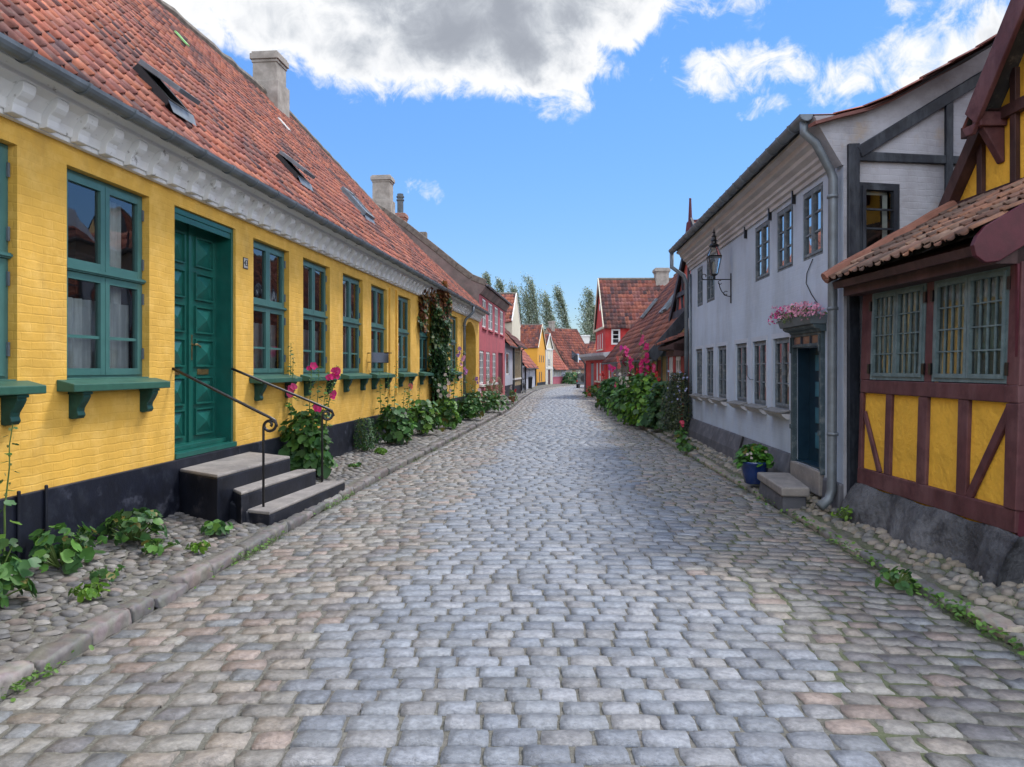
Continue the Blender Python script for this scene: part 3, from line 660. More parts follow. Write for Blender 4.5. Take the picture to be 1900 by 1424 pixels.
# cornice with corbels
mb = MB()
mb.extr([(0, ZT-.02), (-.055, ZT-.02), (-.055, ZT+.02), (-.075, ZT+.02), (-.09, ZT+.10), (-.16, ZT+.2), (-.23, ZT+.235), (-.23, ZT+.275), (-.31, ZT+.30), (-.31, ZT+.33), (0, ZT+.33)], -4, END)
x = -3.9
prof = [(-.06, ZT+.225), (-.06, ZT-.012), (-.10, ZT-.012), (-.13, ZT-.004), (-.137, ZT+.02), (-.142, ZT+.06), (-.16, ZT+.095), (-.19, ZT+.12), (-.215, ZT+.15), (-.226, ZT+.19), (-.227, ZT+.225)]
while x < END-.2: mb.extr(prof, x, x+.135); x += .37
mb.build('cornice', m_white, yh, FL_.M, bevel=.006)
mb = MB(); gutter(mb, FL_, -4, sY(26.2), -.40, 3.985, .075, .62); gutter(mb, FL_, sY(26.35), END, -.40, 3.975, .07, .62)
mb.build('gutter', m_zinc, yh, FL_.M, smooth=False)
mb = MB(); sp = sY(26.95)
mb.tube([(sp, -.40, 3.92), (sp, -.40, 3.72), (sp-.02, -.30, 3.60), (sp-.05, -.14, 3.45), (sp-.05, -.09, 3.3), (sp-.05, -.09, .25)], .052, 10)
for z in (3.2, 2.2, 1.2): mb.tube([(sp-.05, -.09, z), (sp-.05, -.09, z+.05)], .062, 10)
mb.build('downpipe', m_zinc, yh, FL_.M, smooth=True)
# roof: eave straight, ridge sagging towards the far end
E0, R0 = 4.02, 9.0
pL = dict(dark=.24, kick=.0, amp=.033, gain=1.08, lift=.024)
def rp3(s, d, z): return FL_.w(s, d, z)
roof(yh, rp3(-4, -.36, E0), rp3(sY(21), -.36, E0), rp3(sY(21), 4.12, R0), rp3(-4, 4.12, R0), 172, 30, m_tile, seed=3, **pL)
roof(yh, rp3(sY(21), -.36, E0), rp3(END+.0, -.36, E0-.02), rp3(END, 4.2, 8.25), rp3(sY(21), 4.12, R0), 70, 30, m_tile, seed=5, **pL)
roof(yh, rp3(-4, 8.6, E0), rp3(END, 8.6, E0), rp3(END, 4.2, 8.25), rp3(-4, 4.12, R0), 60, 10, m_tilefar, seed=8, us=5, dark=.3)
mb = MB(); pts = [rp3(-4+(sY(21)+4)*k/60, 4.12, R0+.03+.02*math.sin(k*2.2)) for k in range(61)]+[rp3(sY(21)+(END-sY(21))*k/20, 4.12+.004*k, R0+.03+(8.25-R0)*k/20) for k in range(1, 21)]
mb.tube(pts, [.12+.012*math.sin(k*3.3) for k in range(len(pts))], 8); mb.build('ridge_cap', m_ridge, yh)
slope = math.atan2(R0-E0, 4.48)
def on_roof(px, py, base=0.0):
    """point (s, v along slope) of the front slope seen at a pixel"""
    dx, dz = (px-CX)/FL, (HY-py)/FL; O = Vector((0, 0, EYE)); d = Vector((dx, 1, dz))
    A = FL_.w(0, -.36, E0); n = (Matrix.Rotation(0, 3, 'X') @ Vector((0, 0, 0))); u = Vector((FL_.u[0], FL_.u[1], 0)); v = Vector((FL_.v[0], FL_.v[1], 0))*math.cos(slope)+Vector((0, 0, math.sin(slope)))
    nn = u.cross(v); t = (A-O).dot(nn)/d.dot(nn); p = O+d*t-A; return p.dot(u), p.dot(v)
RM = FL_.M @ Matrix.Translation((0, -.36, E0)) @ Matrix.Rotation(slope, 4, 'X')
# opened and closed roof windows
def skylight(s, v, w, l, open_deg, frame_m, glass_m):
    M = RM @ Matrix.Translation((s, v, .05)); mb = MB()
    mb.box(0, w, 0, .05, -.06, .055); mb.box(0, w, l-.05, l, -.06, .055); mb.box(0, .05, .05, l-.05, -.06, .055); mb.box(w-.05, w, .05, l-.05, -.06, .055); mb.box(.06, w-.06, .06, l-.06, -.05, -.03, 1)
    o = mb.build('skylight', [frame_m, m_dark], yh, M)
    M2 = M @ Matrix.Translation((0, l, .06)) @ Matrix.Rotation(math.radians(-open_deg), 4, 'X'); mb = MB()
    mb.box(0, w, -l, -l+.07, 0, .05); mb.box(0, w, -.07, 0, 0, .05); mb.box(0, .07, -l+.07, -.07, 0, .05); mb.box(w-.07, w, -l+.07, -.07, 0, .05)
    mb.box(.07, w-.07, -l+.07, -.07, .02, .03, 1); mb.build('sash', [m_zinc, glass_m], o, M2)
    f = MB(); f.poly([(-.03, -.13, 0), (w+.03, -.13, 0), (w+.05, .0, .05), (-.05, .0, .05)]); f.build('flashing', m_zinc, o, M)
s1_, v1_ = on_roof(335, 222); s2_, v2_ = on_roof(565, 350); s3_, v3_ = on_roof(688, 416); s4_, v4_ = on_roof(640, 372)
skylight(s1_-.26, v1_+.06, .42, .56, 12, m_plast, m_sky_glass)
skylight(s2_-.30, v2_+.08, .5, .52, 10, m_plast, m_sky_glass)
skylight(s3_-.62, v3_+.05, .7, .82, 0, m_zinc, mat('roof_glass', (.66, .72, .78), .08, .05, metal=.8))
s, v = on_roof(332, 76); mb = MB(); mb.box(0, .09, 0, .34, .05, .075); mb.build('glass_tile', mat('green_glass_tile', (.35, .75, .28), .2, .1), yh, RM @ Matrix.Translation((s, v-.15, 0)))
s, v = on_roof(507, 216); mb = MB(); mb.box(0, .12, 0, .40, .05, .075); mb.build('glass_tile', m_wwin, yh, RM @ Matrix.Translation((s, v-.5, 0)))
chimney(yh, FL_, sY(20.0), 4.1, 7.9, 10.15, .66, .66, m_chim, foot=9.35)
# windows, sills and scroll brackets
for k, (a, b) in enumerate(wY):
    near = k < 6
    w = window(yh, FL_, sY(a), sY(b), ZW0, ZW1, .075, m_green, rows=2, cas=2, edge=.062, bar=.028, th=.05, transom=.53, rowfr=[.36], curtain=(.03, .40) if k not in (8,) else None)
    if near:
        for zc in (1.85, 2.4, 2.75, 3.25):
            for s in (sY(b)-.028, sY(a)+.028): h_ = MB(); h_.box(s-.010, s+.010, .045, .062, zc-.055, zc+.055); h_.build('hinge', m_zinc, w, FL_.M)
        for sg in (0, 1):
            t = MB()       # side curtain hanging in the room
            x0 = sY(a)+.10 if sg == 0 else sY(b)-.10
            for q in range(5):
                xa = x0+(q*.045)*(1 if sg == 0 else -1); xb = xa+.045*(1 if sg == 0 else -1); t.poly([(xa, .24+.02*(q % 2), ZW0+.1), (xb, .24+.02*((q+1) % 2), ZW0+.1), (xb, .24+.02*((q+1) % 2), ZW1-.1), (xa, .24+.02*(q % 2), ZW1-.1)])
            t.build('side_curtain', m_curt, w, FL_.M)
    mb = MB(); e0, e1 = sY(a)-.13, sY(b)+.11
    mb.prism([(e0, -.165, 1.50), (e1, -.165, 1.50), (e1, .0, 1.505), (e0, .0, 1.505)], [(e0, -.165, 1.566), (e1, -.165, 1.566), (e1, .0, 1.606), (e0, .0, 1.606)])
    mb.box(sY(a)+.001, sY(b)-.001, .0, .08, 1.54, 1.615)
    sl_ = mb.build('window_sill', m_sill, yh, FL_.M, bevel=.008 if near else 0)
    pr = [(0, 1.50), (-.135, 1.50), (-.14, 1.455), (-.115, 1.405), (-.085, 1.36), (-.08, 1.33), (-.092, 1.295), (-.075, 1.268), (-.03, 1.262), (0, 1.27)]
    for s in (sY(a)+.02, sY(b)-.17): mb = MB(); mb.extr(pr, s, s+.10); mb.box(s-.012, s+.112, -.15, 0, 1.475, 1.499); mb.build('bracket', m_bracket, sl_, FL_.M, bevel=.006 if near else 0)
# double entrance door
M = FL_.M; fr_ = MB(); a, b = DS0, DS1; rec = .24
fr_.box(a+.002, a+.05, .03, .30, .70, 3.465); fr_.box(b-.05, b-.002, .03, .30, .70, 3.465); fr_.box(a+.05, b-.05, .03, .30, 3.40, 3.465)
fr_.box(a-.0, b+.0, -.02, .30, .715, .775); fr_.box(a+.05, b-.05, .10, .30, .776, .83)
fr_.box(a+.05, b-.05, .04, .05, 3.33, 3.40)
dr = fr_.build('door', m_door, yh, M, bevel=.006)
mid = (a+b)/2
def panel(mb, x0, x1, z0, z1, y):
    r = .018; t = .028
    mb.box(x0, x1, y-t, y, z0, z0+r); mb.box(x0, x1, y-t, y, z1-r, z1); mb.box(x0, x0+r, y-t, y, z0+r, z1-r); mb.box(x1-r, x1, y-t, y, z0+r, z1-r)
    cx, cz = (x0+x1)/2, (z0+z1)/2; i = .03
    mb.add([(x0+i, y-.001, z0+i), (x1-i, y-.001, z0+i), (x1-i, y-.001, z1-i), (x0+i, y-.001, z1-i), (cx, y-.05, cz)], [(0, 1, 4), (1, 2, 4), (2, 3, 4), (3, 0, 4)])
zs6 = [(.90, 1.22), (1.27, 1.60), (1.72, 2.05), (2.12, 2.45), (2.52, 2.85), (2.92, 3.28)]
for s0, s1 in ((a+.05, mid-.004), (mid+.004, b-.05)):
    mb = MB(); mb.box(s0, s1, rec, rec+.05, .83, 3.40)
    if s0 > mid-.01: mb.box(s0-.03, s0+.02, rec-.025, rec, .83, 3.40)
    for z0, z1 in zs6: panel(mb, s0+.13, s1-.10, z0, z1, rec)
    lf = mb.build('leaf', m_door, dr, M)
    mb = MB(); mb.box((s0+s1)/2-.13, (s0+s1)/2+.13, rec-.012, rec, 1.625, 1.695); mb.build('letter_plate', m_brass, dr, M, bevel=.003)
mb = MB(); s = mid+.06; mb.box(s-.022, s+.022, rec-.01, rec, 1.80, 2.10); mb.tube([(s, rec, 1.98), (s, rec-.06, 1.98), (s+.03, rec-.065, 1.985), (s+.11, rec-.06, 1.965), (s+.13, rec-.05, 1.955)], [.011, .011, .012, .010, .012], 8)
mb.build('handle', m_brass, dr, M, smooth=False)
# house number plate 43
s = FL_.sx(455); z = FL_.zz(455, 489); mb = MB(); mb.box(s-.055, s+.055, -.012, 0, z-.062, z+.062)
np_ = mb.build('number_plate', mat('enamel_plate', (.42, .41, .38), .4, .1), yh, FL_.M, bevel=.004)
mb = MB(); mb.box(s-.065, s+.065, -.008, -.001, z-.072, z+.072); mb.build('plate_rim', m_plast, np_, FL_.M)
def text(body, size, M_, parent, m, name='numeral', ext=.002):
    cu = bpy.data.curves.new(name, 'FONT'); cu.body = body; cu.size = size; cu.align_x = 'CENTER'; cu.align_y = 'CENTER'; cu.extrude = ext; cu.materials.append(m)
    t_ = bpy.data.objects.new(name, cu); COL.objects.link(t_); bpy.context.view_layer.update(); me = bpy.data.meshes.new_from_object(t_); bpy.data.objects.remove(t_)
    o = bpy.data.objects.new(name, me); COL.objects.link(o); setm(o, M_, parent); return o
text('43', .115, FL_.M @ Matrix.Translation((s, -.014, z)) @ Matrix.Rotation(math.pi/2, 4, 'X'), np_, m_iron)
# green gate inside the archway
mb = MB(); mb.box(AS0+.02, AS1-.02, .90, .96, .05, ASP)
for k in range(12): x = AS0+.1+k*(AS1-AS0-.2)/12; mb.box(x, x+.015, .885, .90, .1, ASP)
for zc in (.5, 1.5, 2.4): mb.box(AS0+.02, AS1-.02, .87, .90, zc, zc+.1)
pts = [(x, z) for x, z in arc]; mb.prism([(x, .90, z) for x, z in pts], [(x, .96, z) for x, z in pts])
mb.build('gate', m_green, yh, M)
mb = MB(); mb.box(AS0+.001, AS0+.06, -.01, .25, .05, .72); mb.box(AS1-.06, AS1-.001, -.01, .9, .05, .72); mb.build('arch_foot', m_navy, yh, M)

# ---- entrance steps with two wrought-iron handrails
def lc(Y, c): return Vector((.0993*Y-c, Y, 0))         # street point from depth Y and distance c to the left
st = tag(empty('entrance_steps', ID), 'three worn stone steps with black tarred sides leading up to the green double door', 'steps')
def slab(pts, z0, z1, name):
    base = [(p.x, p.y, z0) for p in pts]; top = [(p.x, p.y, z1-.035) for p in pts]; mb = MB(); mb.prism(base, top, 1)
    c = sum((Vector(p) for p in pts), Vector())/len(pts)
    t0 = [(p.x, p.y, z1-.0349) for p in pts]; t1 = [((p.x-c.x)*.993+c.x, (p.y-c.y)*.993+c.y, z1) for p in pts]; mb.prism(t0, t1, 0)
    return mb.build(name, [m_step, m_stepb], st, bevel=.012)
slab([lc(8.2, 4.43), lc(7.72, 3.78), lc(9.39, 3.69), lc(9.9, 4.43)], .0, .61, 'step')
slab([lc(8.05, 3.785), lc(7.79, 3.57), lc(9.63, 3.456), lc(9.60, 3.685)][:4], -.02, .42, 'step')
slab([lc(7.92, 3.575), lc(7.78, 3.27), lc(9.99, 3.20), lc(9.96, 3.45)], -.05, .22, 'step')
mb = MB(); a_, b_, c_, d_ = lc(8.15, 4.44), lc(7.76, 3.82), lc(7.86, 3.62), lc(8.3, 4.44)
for p0, hz in ((lc(8.1, 3.62), .22), ): mb.prism([lc(8.06, 4.0)+Vector((0, 0, -.05)), lc(7.84, 3.5)+Vector((0, 0, -.05)), lc(8.3, 3.5)+Vector((0, 0, -.05)), lc(8.4, 4.0)+Vector((0, 0, -.05))], [lc(8.06, 4.0)+Vector((0, 0, .4)), lc(7.88, 3.55)+Vector((0, 0, .2)), lc(8.3, 3.5)+Vector((0, 0, .2)), lc(8.4, 4.0)+Vector((0, 0, .4))])
mb.build('foundation', m_stepb, st, bevel=.02)
def rail(Y0, Yp, zb):
    mb = MB(); A_ = lc(Y0, 4.46)+Vector((0, 0, 1.70)); B_ = lc(Yp, 3.40)+Vector((0, 0, 1.18)); d = (B_-A_).normalized(); out = Vector((d.x, d.y, 0)).normalized()
    path = [A_+(B_-A_)*k/6 for k in range(7)]
    c = B_+out*.0+Vector((0, 0, -.085)); R = .085
    for k in range(1, 20):
        t = math.radians(62-k*24); rr = R*(1-.038*k); path.append(c+out*(rr*math.cos(t))+Vector((0, 0, rr*math.sin(t))))
    mb.tube(path, .016, 8)
    P_ = lc(Yp, 3.46); px_ = out*.0
    top = B_+out*-.02+Vector((0, 0, -.03))
    pp = [Vector((P_.x, P_.y, zb)), Vector((P_.x, P_.y, zb+.75)), Vector((P_.x, P_.y, zb+.86))]
    for k in range(1, 9):
        t = math.radians(180-k*22); pp.append(Vector((P_.x, P_.y, zb+.86))+out*(.075+.075*math.cos(t))+Vector((0, 0, .075*math.sin(t))))
    mb.tube(pp, .014, 8)
    mb.build('handrail', m_iron, st, smooth=True)
rail(8.12, 8.07, .21); rail(9.46, 9.86, .21)

# ---- spying mirror on the wall
mt_ = tag(empty('window_mirror', FL_.w(sY(15.45), 0, 0) and Matrix.Translation(FL_.w(sY(15.45), 0, 1.85))), 'small black street mirror box on an iron arm beside the fifth yellow-house window', 'mirror')
q = FL_.sx(679); mb = MB(); sM = sY(15.35); zM = 1.92
mb.box(sM-.02, sM+.02, -.50, .0, zM+.085, zM+.10); mb.box(sM-.02, sM+.02, -.3, .0, zM-.10, zM-.085); mb.build('arm', m_iron, mt_, FL_.M)
mb = MB(); mb.prism([(sM-.22, -.14, zM-.1), (sM+.05, -.42, zM-.1), (sM+.07, -.40, zM-.1), (sM-.20, -.12, zM-.1)], [(sM-.22, -.14, zM+.1), (sM+.05, -.42, zM+.1), (sM+.07, -.40, zM+.1), (sM-.20, -.12, zM+.1)], 1)
mb.prism([(sM+.05, -.42, zM-.11), (sM+.30, -.18, zM-.11), (sM+.28, -.16, zM-.11), (sM+.05, -.39, zM-.11)], [(sM+.05, -.42, zM+.11), (sM+.30, -.18, zM+.11), (sM+.28, -.16, zM+.11), (sM+.05, -.39, zM+.11)], 0)
mb.build('casing', [m_iron, mat('mirror_glass', (.6, .63, .66), .08, .05, metal=1)], mt_, FL_.M)

# ================================================================== pink two-storey house and the far left row
FP = Frame(*[float(v) for v in FL_.w(END+.0, 0, 0)[:2]], .0993, 1); LP = sY(41)-END
def pw(a, b, c, d): return (FP.sx(a), FP.sx(b), c, d)
up = [pw(895, 902, 3.62-.0, 4.55), pw(906.4, 914.4, 3.62, 4.62), pw(918, 924.3, 3.62, 4.62), pw(928, 934, 3.62, 4.62)]
up = [(a, b, EYE+1.75, 4.72) for a, b, *_ in up]
lo = [(a, b, 1.02, 2.45) for a, b, *_ in [pw(889.8, 897.6, 0, 0), pw(902.2, 909, 0, 0), pw(914, 920, 0, 0)]]
dr_ = (FP.sx(924.5), FP.sx(933), .35, 2.5)
def pinkprof():       # curved gable outline (distance back from wall, z)
    return [(0, 5.0), (-.28, 5.18), (.31, 5.42), (.95, 5.9), (1.74, 6.55), (3.04, 7.58), (4.04, 8.25), (4.5, 8.5)]
ph = tag(empty('pink_house', FP.M), 'rose pink two-storey house with white windows and a bare grey curved gable wall', 'house')
mb = MB(); facade(mb, 0, LP, -.3, 5.0, up+lo+[dr_], .10)
for x in (.012, LP):
    pf = pinkprof()[1:]; top = pf+[(9.0-p[0], p[1]) for p in pf[::-1]]
    mb.poly([(x, 0, -.3), (x, 0, 5.0)]+[(x, y, z) for y, z in top]+[(x, 9, -.3)], 2 if x < 1 else 0)
mb.poly([(0, 9, -.3), (LP, 9, -.3), (LP, 9, 5.0), (0, 9, 5.0)])
mb.build('wall', [m_pinkw, m_dark, m_grend], ph, FP.M)
for a, b, c, d in up: window(ph, FP, a, b, c, d, .03, m_wwin, rows=3, cas=2, edge=.06, bar=.03, glass=m_sky_glass)
for a, b, c, d in lo:
    window(ph, FP, a, b, c, d, .03, m_wwin, rows=4, cas=2, edge=.06, bar=.03, glass=m_sky_glass)
for a, b, c, d in up: mb = MB(); mb.box(a-.05, b+.05, -.07, 0, c-.07, c-.005); mb.build('window_sill', m_pinkw, ph, FP.M)
for a, b, c, d in lo: mb = MB(); mb.box(a-.08, b+.08, -.12, 0, c-.09, c-.005); mb.build('window_sill', m_wwin, ph, FP.M)
mb = MB(); a, b, c, d = dr_; mb.box(a+.01, b-.01, .06, .1, c, d-.01); mb.box(a+.08, b-.08, .045, .06, c+.15, c+.9); mb.box(a+.08, b-.08, .045, .06, c+1.05, d-.15); mb.build('door', m_maroond, ph, FP.M)
pf = pinkprof()[1:]; cols_ = []
# roof patches following the curved profile, front side
tot = 0
for k in range(len(pf)-1):
    (y0, z0), (y1, z1) = pf[k], pf[k+1]; ln = math.hypot(y1-y0, z1-z0)
    roof(ph, FP.w(.12, y0, z0+.0), FP.w(LP+.1, y0, z0), FP.w(LP+.1, y1, z1), FP.w(.12, y1, z1), 40, max(1, round(ln/.32)), m_tile, dark=.3, us=5, seed=k, lift=.02, amp=.028, name='roof')
roof(ph, FP.w(.12, 9.2, 5.1), FP.w(LP, 9.2, 5.1), FP.w(LP, 4.5, 8.5), FP.w(.12, 4.5, 8.5), 30, 8, m_tilefar, us=5)
mb = MB(); mb.extr([(0, 4.78), (-.06, 4.80), (-.26, 5.06), (-.26, 5.12), (0, 5.14)], 0, LP); mb.build('eaves_soffit', m_grend, ph, FP.M)
mb = MB()
for k in range(len(pf)-1): mb.bar((.06, pf[k][0], pf[k][1]+.06), (.06, pf[k+1][0], pf[k+1][1]+.06), .26, .14, (1, 0, 0))
mb.build('gable_coping', m_ridge, ph, FP.M, bevel=.03)
mb = MB(); gutter(mb, FP, 0, LP+.2, -.34, 5.17, .06, .8); mb.build('gutter', m_zinc, ph, FP.M)
chimney(ph, FP, .85, 4.3, 7.8, 9.95, .62, .75, m_chim, cap=.07, foot=8.9)
chimney(ph, FP, 4.3, 4.4, 8.0, 9.05, .55, .55, m_brickr, pot=True, cap=.05)
mb = MB(); mb.box(9.2, 9.55, 4.2, 4.8, 8.2, 9.1); mb.build('gable_stump', m_ridge, ph, FP.M, bevel=.05)
# grey house with small red roof strip
FG = Frame(-.38, 41.1, .40, 4.0, 0); LG = 4.15
def gw(f, a, b, c, d): return (f.sx(a), f.sx(b), c, d)
h1 = [(FG.sx(939.2), FG.sx(945), f_, g_) for f_, g_ in ((1.32, 2.62),)]
house('grey_house', 'narrow pale grey house with one tall window next to the pink house', 'house', FG, LG, 4, 3.1, 5.6, m_pale, holes=h1, wins=[h1[0]+(dict(cas=1, cols=1, rows=1, edge=.06),)], plinth=(m_navy, .75), nc=18, nr=9, gut=True, rp=dict(dark=.2))
# taller red roofed house behind it (white verge)
FO = Frame(-3.2, 47, -.12, 1)
house('gabled_house', 'tall house with orange tiled slope and white verge rising behind the pink house', 'house', Frame(-3.4, 49, 1, -.1), 3.42, 6, 4.7, 6.75, m_offw, yr=3, nc=16, nr=9, over=.1, verge=m_wwin, gut=False, rp=dict(dark=.2, gain=.95))
# cream half-timbered house
FC = Frame(.02, 45.3, .62, 6, 0); LC = FC.sx(966.5); holesC = [(.35+k*.62, .35+k*.62+.44, 1.1, 2.75) for k in range(int((LC-.5)/.62))]
hc = house('cream_house', 'cream half-timbered house with a row of tall windows over a dark blue plinth', 'house', FC, LC, 5, 3.25, 5.9, m_cream, holes=holesC, wins=[h+(dict(cas=2, rows=4, edge=.03, bar=.03),) for h in holesC], plinth=(m_navy, .62), nc=22, nr=10, over=.35, rmat=m_tilefar, rp=dict(pal=TILE_DARK, dark=0), wmt=m_cream)
mb = MB()
for k in range(len(holesC)+1): x = .26+k*.62; mb.box(x-.05, x+.05, -.02, 0, .62, 3.2)
mb.build('timber_post', m_gwin, hc, FC.M); mb = MB(); mb.box(0, LC, -.08, 0, 1.0, 1.09); mb.build('window_sill', m_wwin, hc, FC.M)
mb = MB(); mb.tube([(LC-.1, -.35, 3.1), (LC-.3, -.08, 2.9), (LC-.3, -.08, .2)], .05, 8); mb.build('downpipe', m_zincd, hc, FC.M); mb = MB(); mb.tube([(.1, -.08, 3.1), (.1, -.08, .2)], .05, 8); mb.build('downpipe', m_zincd, hc, FC.M)
# low grey house with red roof
FS = Frame(.80, 56, 1.62, 20.5); LS = FS.sx(993)-.1
holesS = [(LS*t-.3, LS*t+.3, .95, 1.62) for t in (.12, .24, .36, .62, .74, .86)]; dS = (LS*.47, LS*.47+.9, -.1, 1.7)
hs_ = house('low_grey_house', 'low pale grey house with bright red roof and black downpipes before the orange house', 'house', FS, LS, 5.0, 1.92, 5.2, m_pale, holes=holesS+[dS], wins=holesS, nc=34, nr=12, over=.3, rp=dict(dark=.1, pal=TILE_RED*[1.2, 1.2, 1.25]), g0=-.1, corn=(m_pale, .2))
mb = MB(); mb.box(dS[0], dS[1], .05, .09, -.1, 1.7); mb.build('door', m_gwin, hs_, FS.M)
mb = MB(); mb.tube([(LS-.05, -.3, 1.9), (LS-.1, -.06, 1.7), (LS-.1, -.06, 0)], .06, 8); mb.build('downpipe', m_plast, hs_, FS.M); mb = MB(); mb.tube([(2.2, -.3, 1.9), (2.2, -.06, 1.7), (2.2, -.06, 0)], .06, 8); mb.build('downpipe', m_plast, hs_, FS.M)
# orange house, gable to the street
FY = Frame(2.69, 80, 1.11, 6); LY = 6.0
zb = gz(82)
hy = [(1.4, 2.0, 2.35, 3.15), (2.9, 3.5, 2.35, 3.15), (4.3, 4.9, 2.35, 3.15), (1.3, 1.9, .25, 1.35), (2.7, 3.3, .25, 1.35)]
oh = house('orange_house', 'orange two-storey house with its gable to the street and dark red roof', 'house', FY, LY, 5.5, 3.93, 6.44, m_orange, holes=hy, wins=hy, ridge='y', nc=26, nr=11, over=.12, rp=dict(dark=.3, pal=TILE_RED*.75), g0=zb, plinth=(m_navy, .45), verge=m_offw, wmt=m_gwin)
FYs = Frame(2.69, 80, *[-v for v in FY.v]); x0 = -FYs.sx(990.5)
o = window(oh, Frame(*(FY.w(0, 2.0, 0)[:2]), *[-v for v in FY.v]), .55, 1.15, 2.35, 3.1, -.03, m_gwin, rows=3, glass=m_sky_glass)
# white narrow house
FW = Frame(3.82, 86.2, 1.1, 4.3); LW_ = 4.1
hw_ = [(1.3, 2.6, 1.95, 2.85)]; dw_ = (1.2, 2.7, -.3, 1.55)
wh = house('white_house', 'narrow white gabled house with a deep red door beside the orange house', 'house', FW, LW_, 6, 4.0, 5.7, m_offw, holes=hw_+[dw_], wins=hw_, ridge='y', nc=20, nr=8, over=.1, g0=-.3, verge=m_wwin)
mb = MB(); mb.box(dw_[0]+.02, dw_[1]-.02, .03, .06, -.3, 1.5); mb.build('door', m_maroond, wh, FW.M)
mb = MB(); 
for x in (0, LW_-.3, 1.0, 2.75): mb.box(x, x+.25, -.05, 0, -.3, 4.0)
mb.box(0, LW_, -.07, 0, 3.85, 4.05); mb.box(0, LW_, -.06, -.001, 1.65, 1.85); mb.build('pilaster', m_wwin, wh, FW.M)
# low pink house
FK = Frame(4.93, 91, 2.0, 5.2); LK = FK.sx(1051)
hk = [(LK*t, LK*t+.42, .75, 1.55) for t in (.06, .18, .30, .42, .54)]; dk = (LK*.76, LK*.76+.8, -.3, 1.55)
kh = house('low_pink_house', 'low house with bright red roof, white upper wall and pink base at the bend', 'house', FK, LK, 5, 1.72, 5.2, m_pale, holes=hk+[dk], wins=hk, nc=26, nr=12, over=.3, rp=dict(dark=.05, pal=TILE_RED*[1.3, 1.25, 1.3]), g0=-.35, corn=(m_wwin, .15), wmt=m_offw)
mb = MB(); mb.box(0, dk[0], -.03, 0, -.35, .62); mb.box(dk[1], LK, -.03, 0, -.35, .62); mb.box(-.01, LK*.7, -.06, 0, .63, .69); mb.build('plinth', m_pinkl, kh, FK.M)
mb = MB(); mb.box(dk[0]+.02, dk[1]-.02, .02, .05, -.3, 1.5); mb.build('door', m_pale, kh, FK.M)
# brick houses closing the view
FB = Frame(6.95, 97.2, 4.5, 4.2); LB = FB.sx(1079)
hb = [(LB*t, LB*t+.5, .55, 1.5) for t in (.08, .22, .62, .80)]
bh = house('brick_house', 'buff brick house with red roof, dark dormer and two roof windows closing the street', 'house', FB, LB+3, 7, 1.85, 7.0, m_bricky, holes=hb, wins=hb, nc=50, nr=16, over=.3, rp=dict(dark=.35, pal=TILE_RED*[.95, 1.0, 1.1]), g0=-.4)
mb = MB(); d0, d1 = FB.sx(1047, 1.4), FB.sx(1066, 1.2)
mb.prism([(d0, .9, 2.4), (d0+1.0, .3, 2.4), (d0+1.4, .3, 2.4), (d0+1.4, 2.6, 4.0)], [(d0, .9, 2.5), (d0+1.0, .3, 3.5), (d0+1.4, .3, 3.5), (d0+1.4, 2.6, 4.8)])
mb.build('dormer', m_navy, bh, FB.M)
mb = MB(); mb.box(d0+1.42, d0+1.55, .25, .6, 2.3, 3.5); mb.build('dormer_trim', m_wwin, bh, FB.M)
sl2 = math.atan2(7.0-1.85, 3.5)
for xx in (2.9, 5.0):
    M_ = FB.M @ Matrix.Translation((xx, .55, 2.75)) @ Matrix.Rotation(sl2, 4, 'X'); mb = MB(); mb.box(0, .7, 0, 1.0, .03, .12); mb.build('skylight', mat('skylight_glass', (.5, .55, .6), .1, .05, metal=.6), bh, M_)
chimney(bh, FB, 1.0, 3.5, 6.0, 8.0, .6, .6, m_chim); 
FB2 = Frame(9.5, 108, 3, -1)
bh2 = house('gabled_brick_house', 'taller red roofed house with white chimney standing behind the brick house', 'house', FB2, 9, 7, 2.6, 5.6, m_bricky, nc=36, nr=10, rp=dict(dark=.35), over=.3)
chimney(bh2, FB2, .2, 3.5, 4.8, 6.6, 1.3, .8, m_wwin, cap=.12)
# ================================================================== RIGHT SIDE: pale blue two-storey house
tb = .057; FBh = Frame(3.19+tb*17.75, 17.75, -tb, -1)      # x runs towards the camera, origin at the far corner
LBl = math.hypot(17.75-8.34, tb*9.41)
bl = tag(empty('blue_house', FBh.M), 'pale blue-grey two-storey house with moulded cornice and timbered grey gable', 'house')
lowpx = [(1434.6, 1465), (1396.7, 1422), (1365, 1386), (1331.5, 1348), (1310, 1324), (1291, 1303)]
uppx = [(1489.5, 1527), (1441.6, 1471.5), (1401, 1428), (1311, 1326), (1294, 1304)]
lowh = [(FBh.sx(a), FBh.sx(b), 1.13, 2.13) for a, b in lowpx]; uph = [(FBh.sx(a), FBh.sx(b), 3.07, 3.93) for a, b in uppx]
dB = (FBh.sx(1477), FBh.sx(1527), .48, 1.97)
SHB = -.022          # wall batters back as it rises
mb = MB(); facade(mb, 0, LBl, -.3, 4.42, [h+(.08,) for h in lowh]+[h+(.07,) for h in uph]+[dB+(.21,)])
mb.poly([(0, 0, -.3), (0, 6, -.3), (0, 6, 4.4), (0, 0, 4.4)]); mb.poly([(0, 0, 4.4), (0, 6, 4.4), (0, 3.4, 7.0)])
mb.poly([(0, 6, -.3), (LBl, 6, -.3), (LBl, 6, 4.4), (0, 6, 4.4)])
mb.build('wall', [m_blue, m_dark], bl, FBh.M)
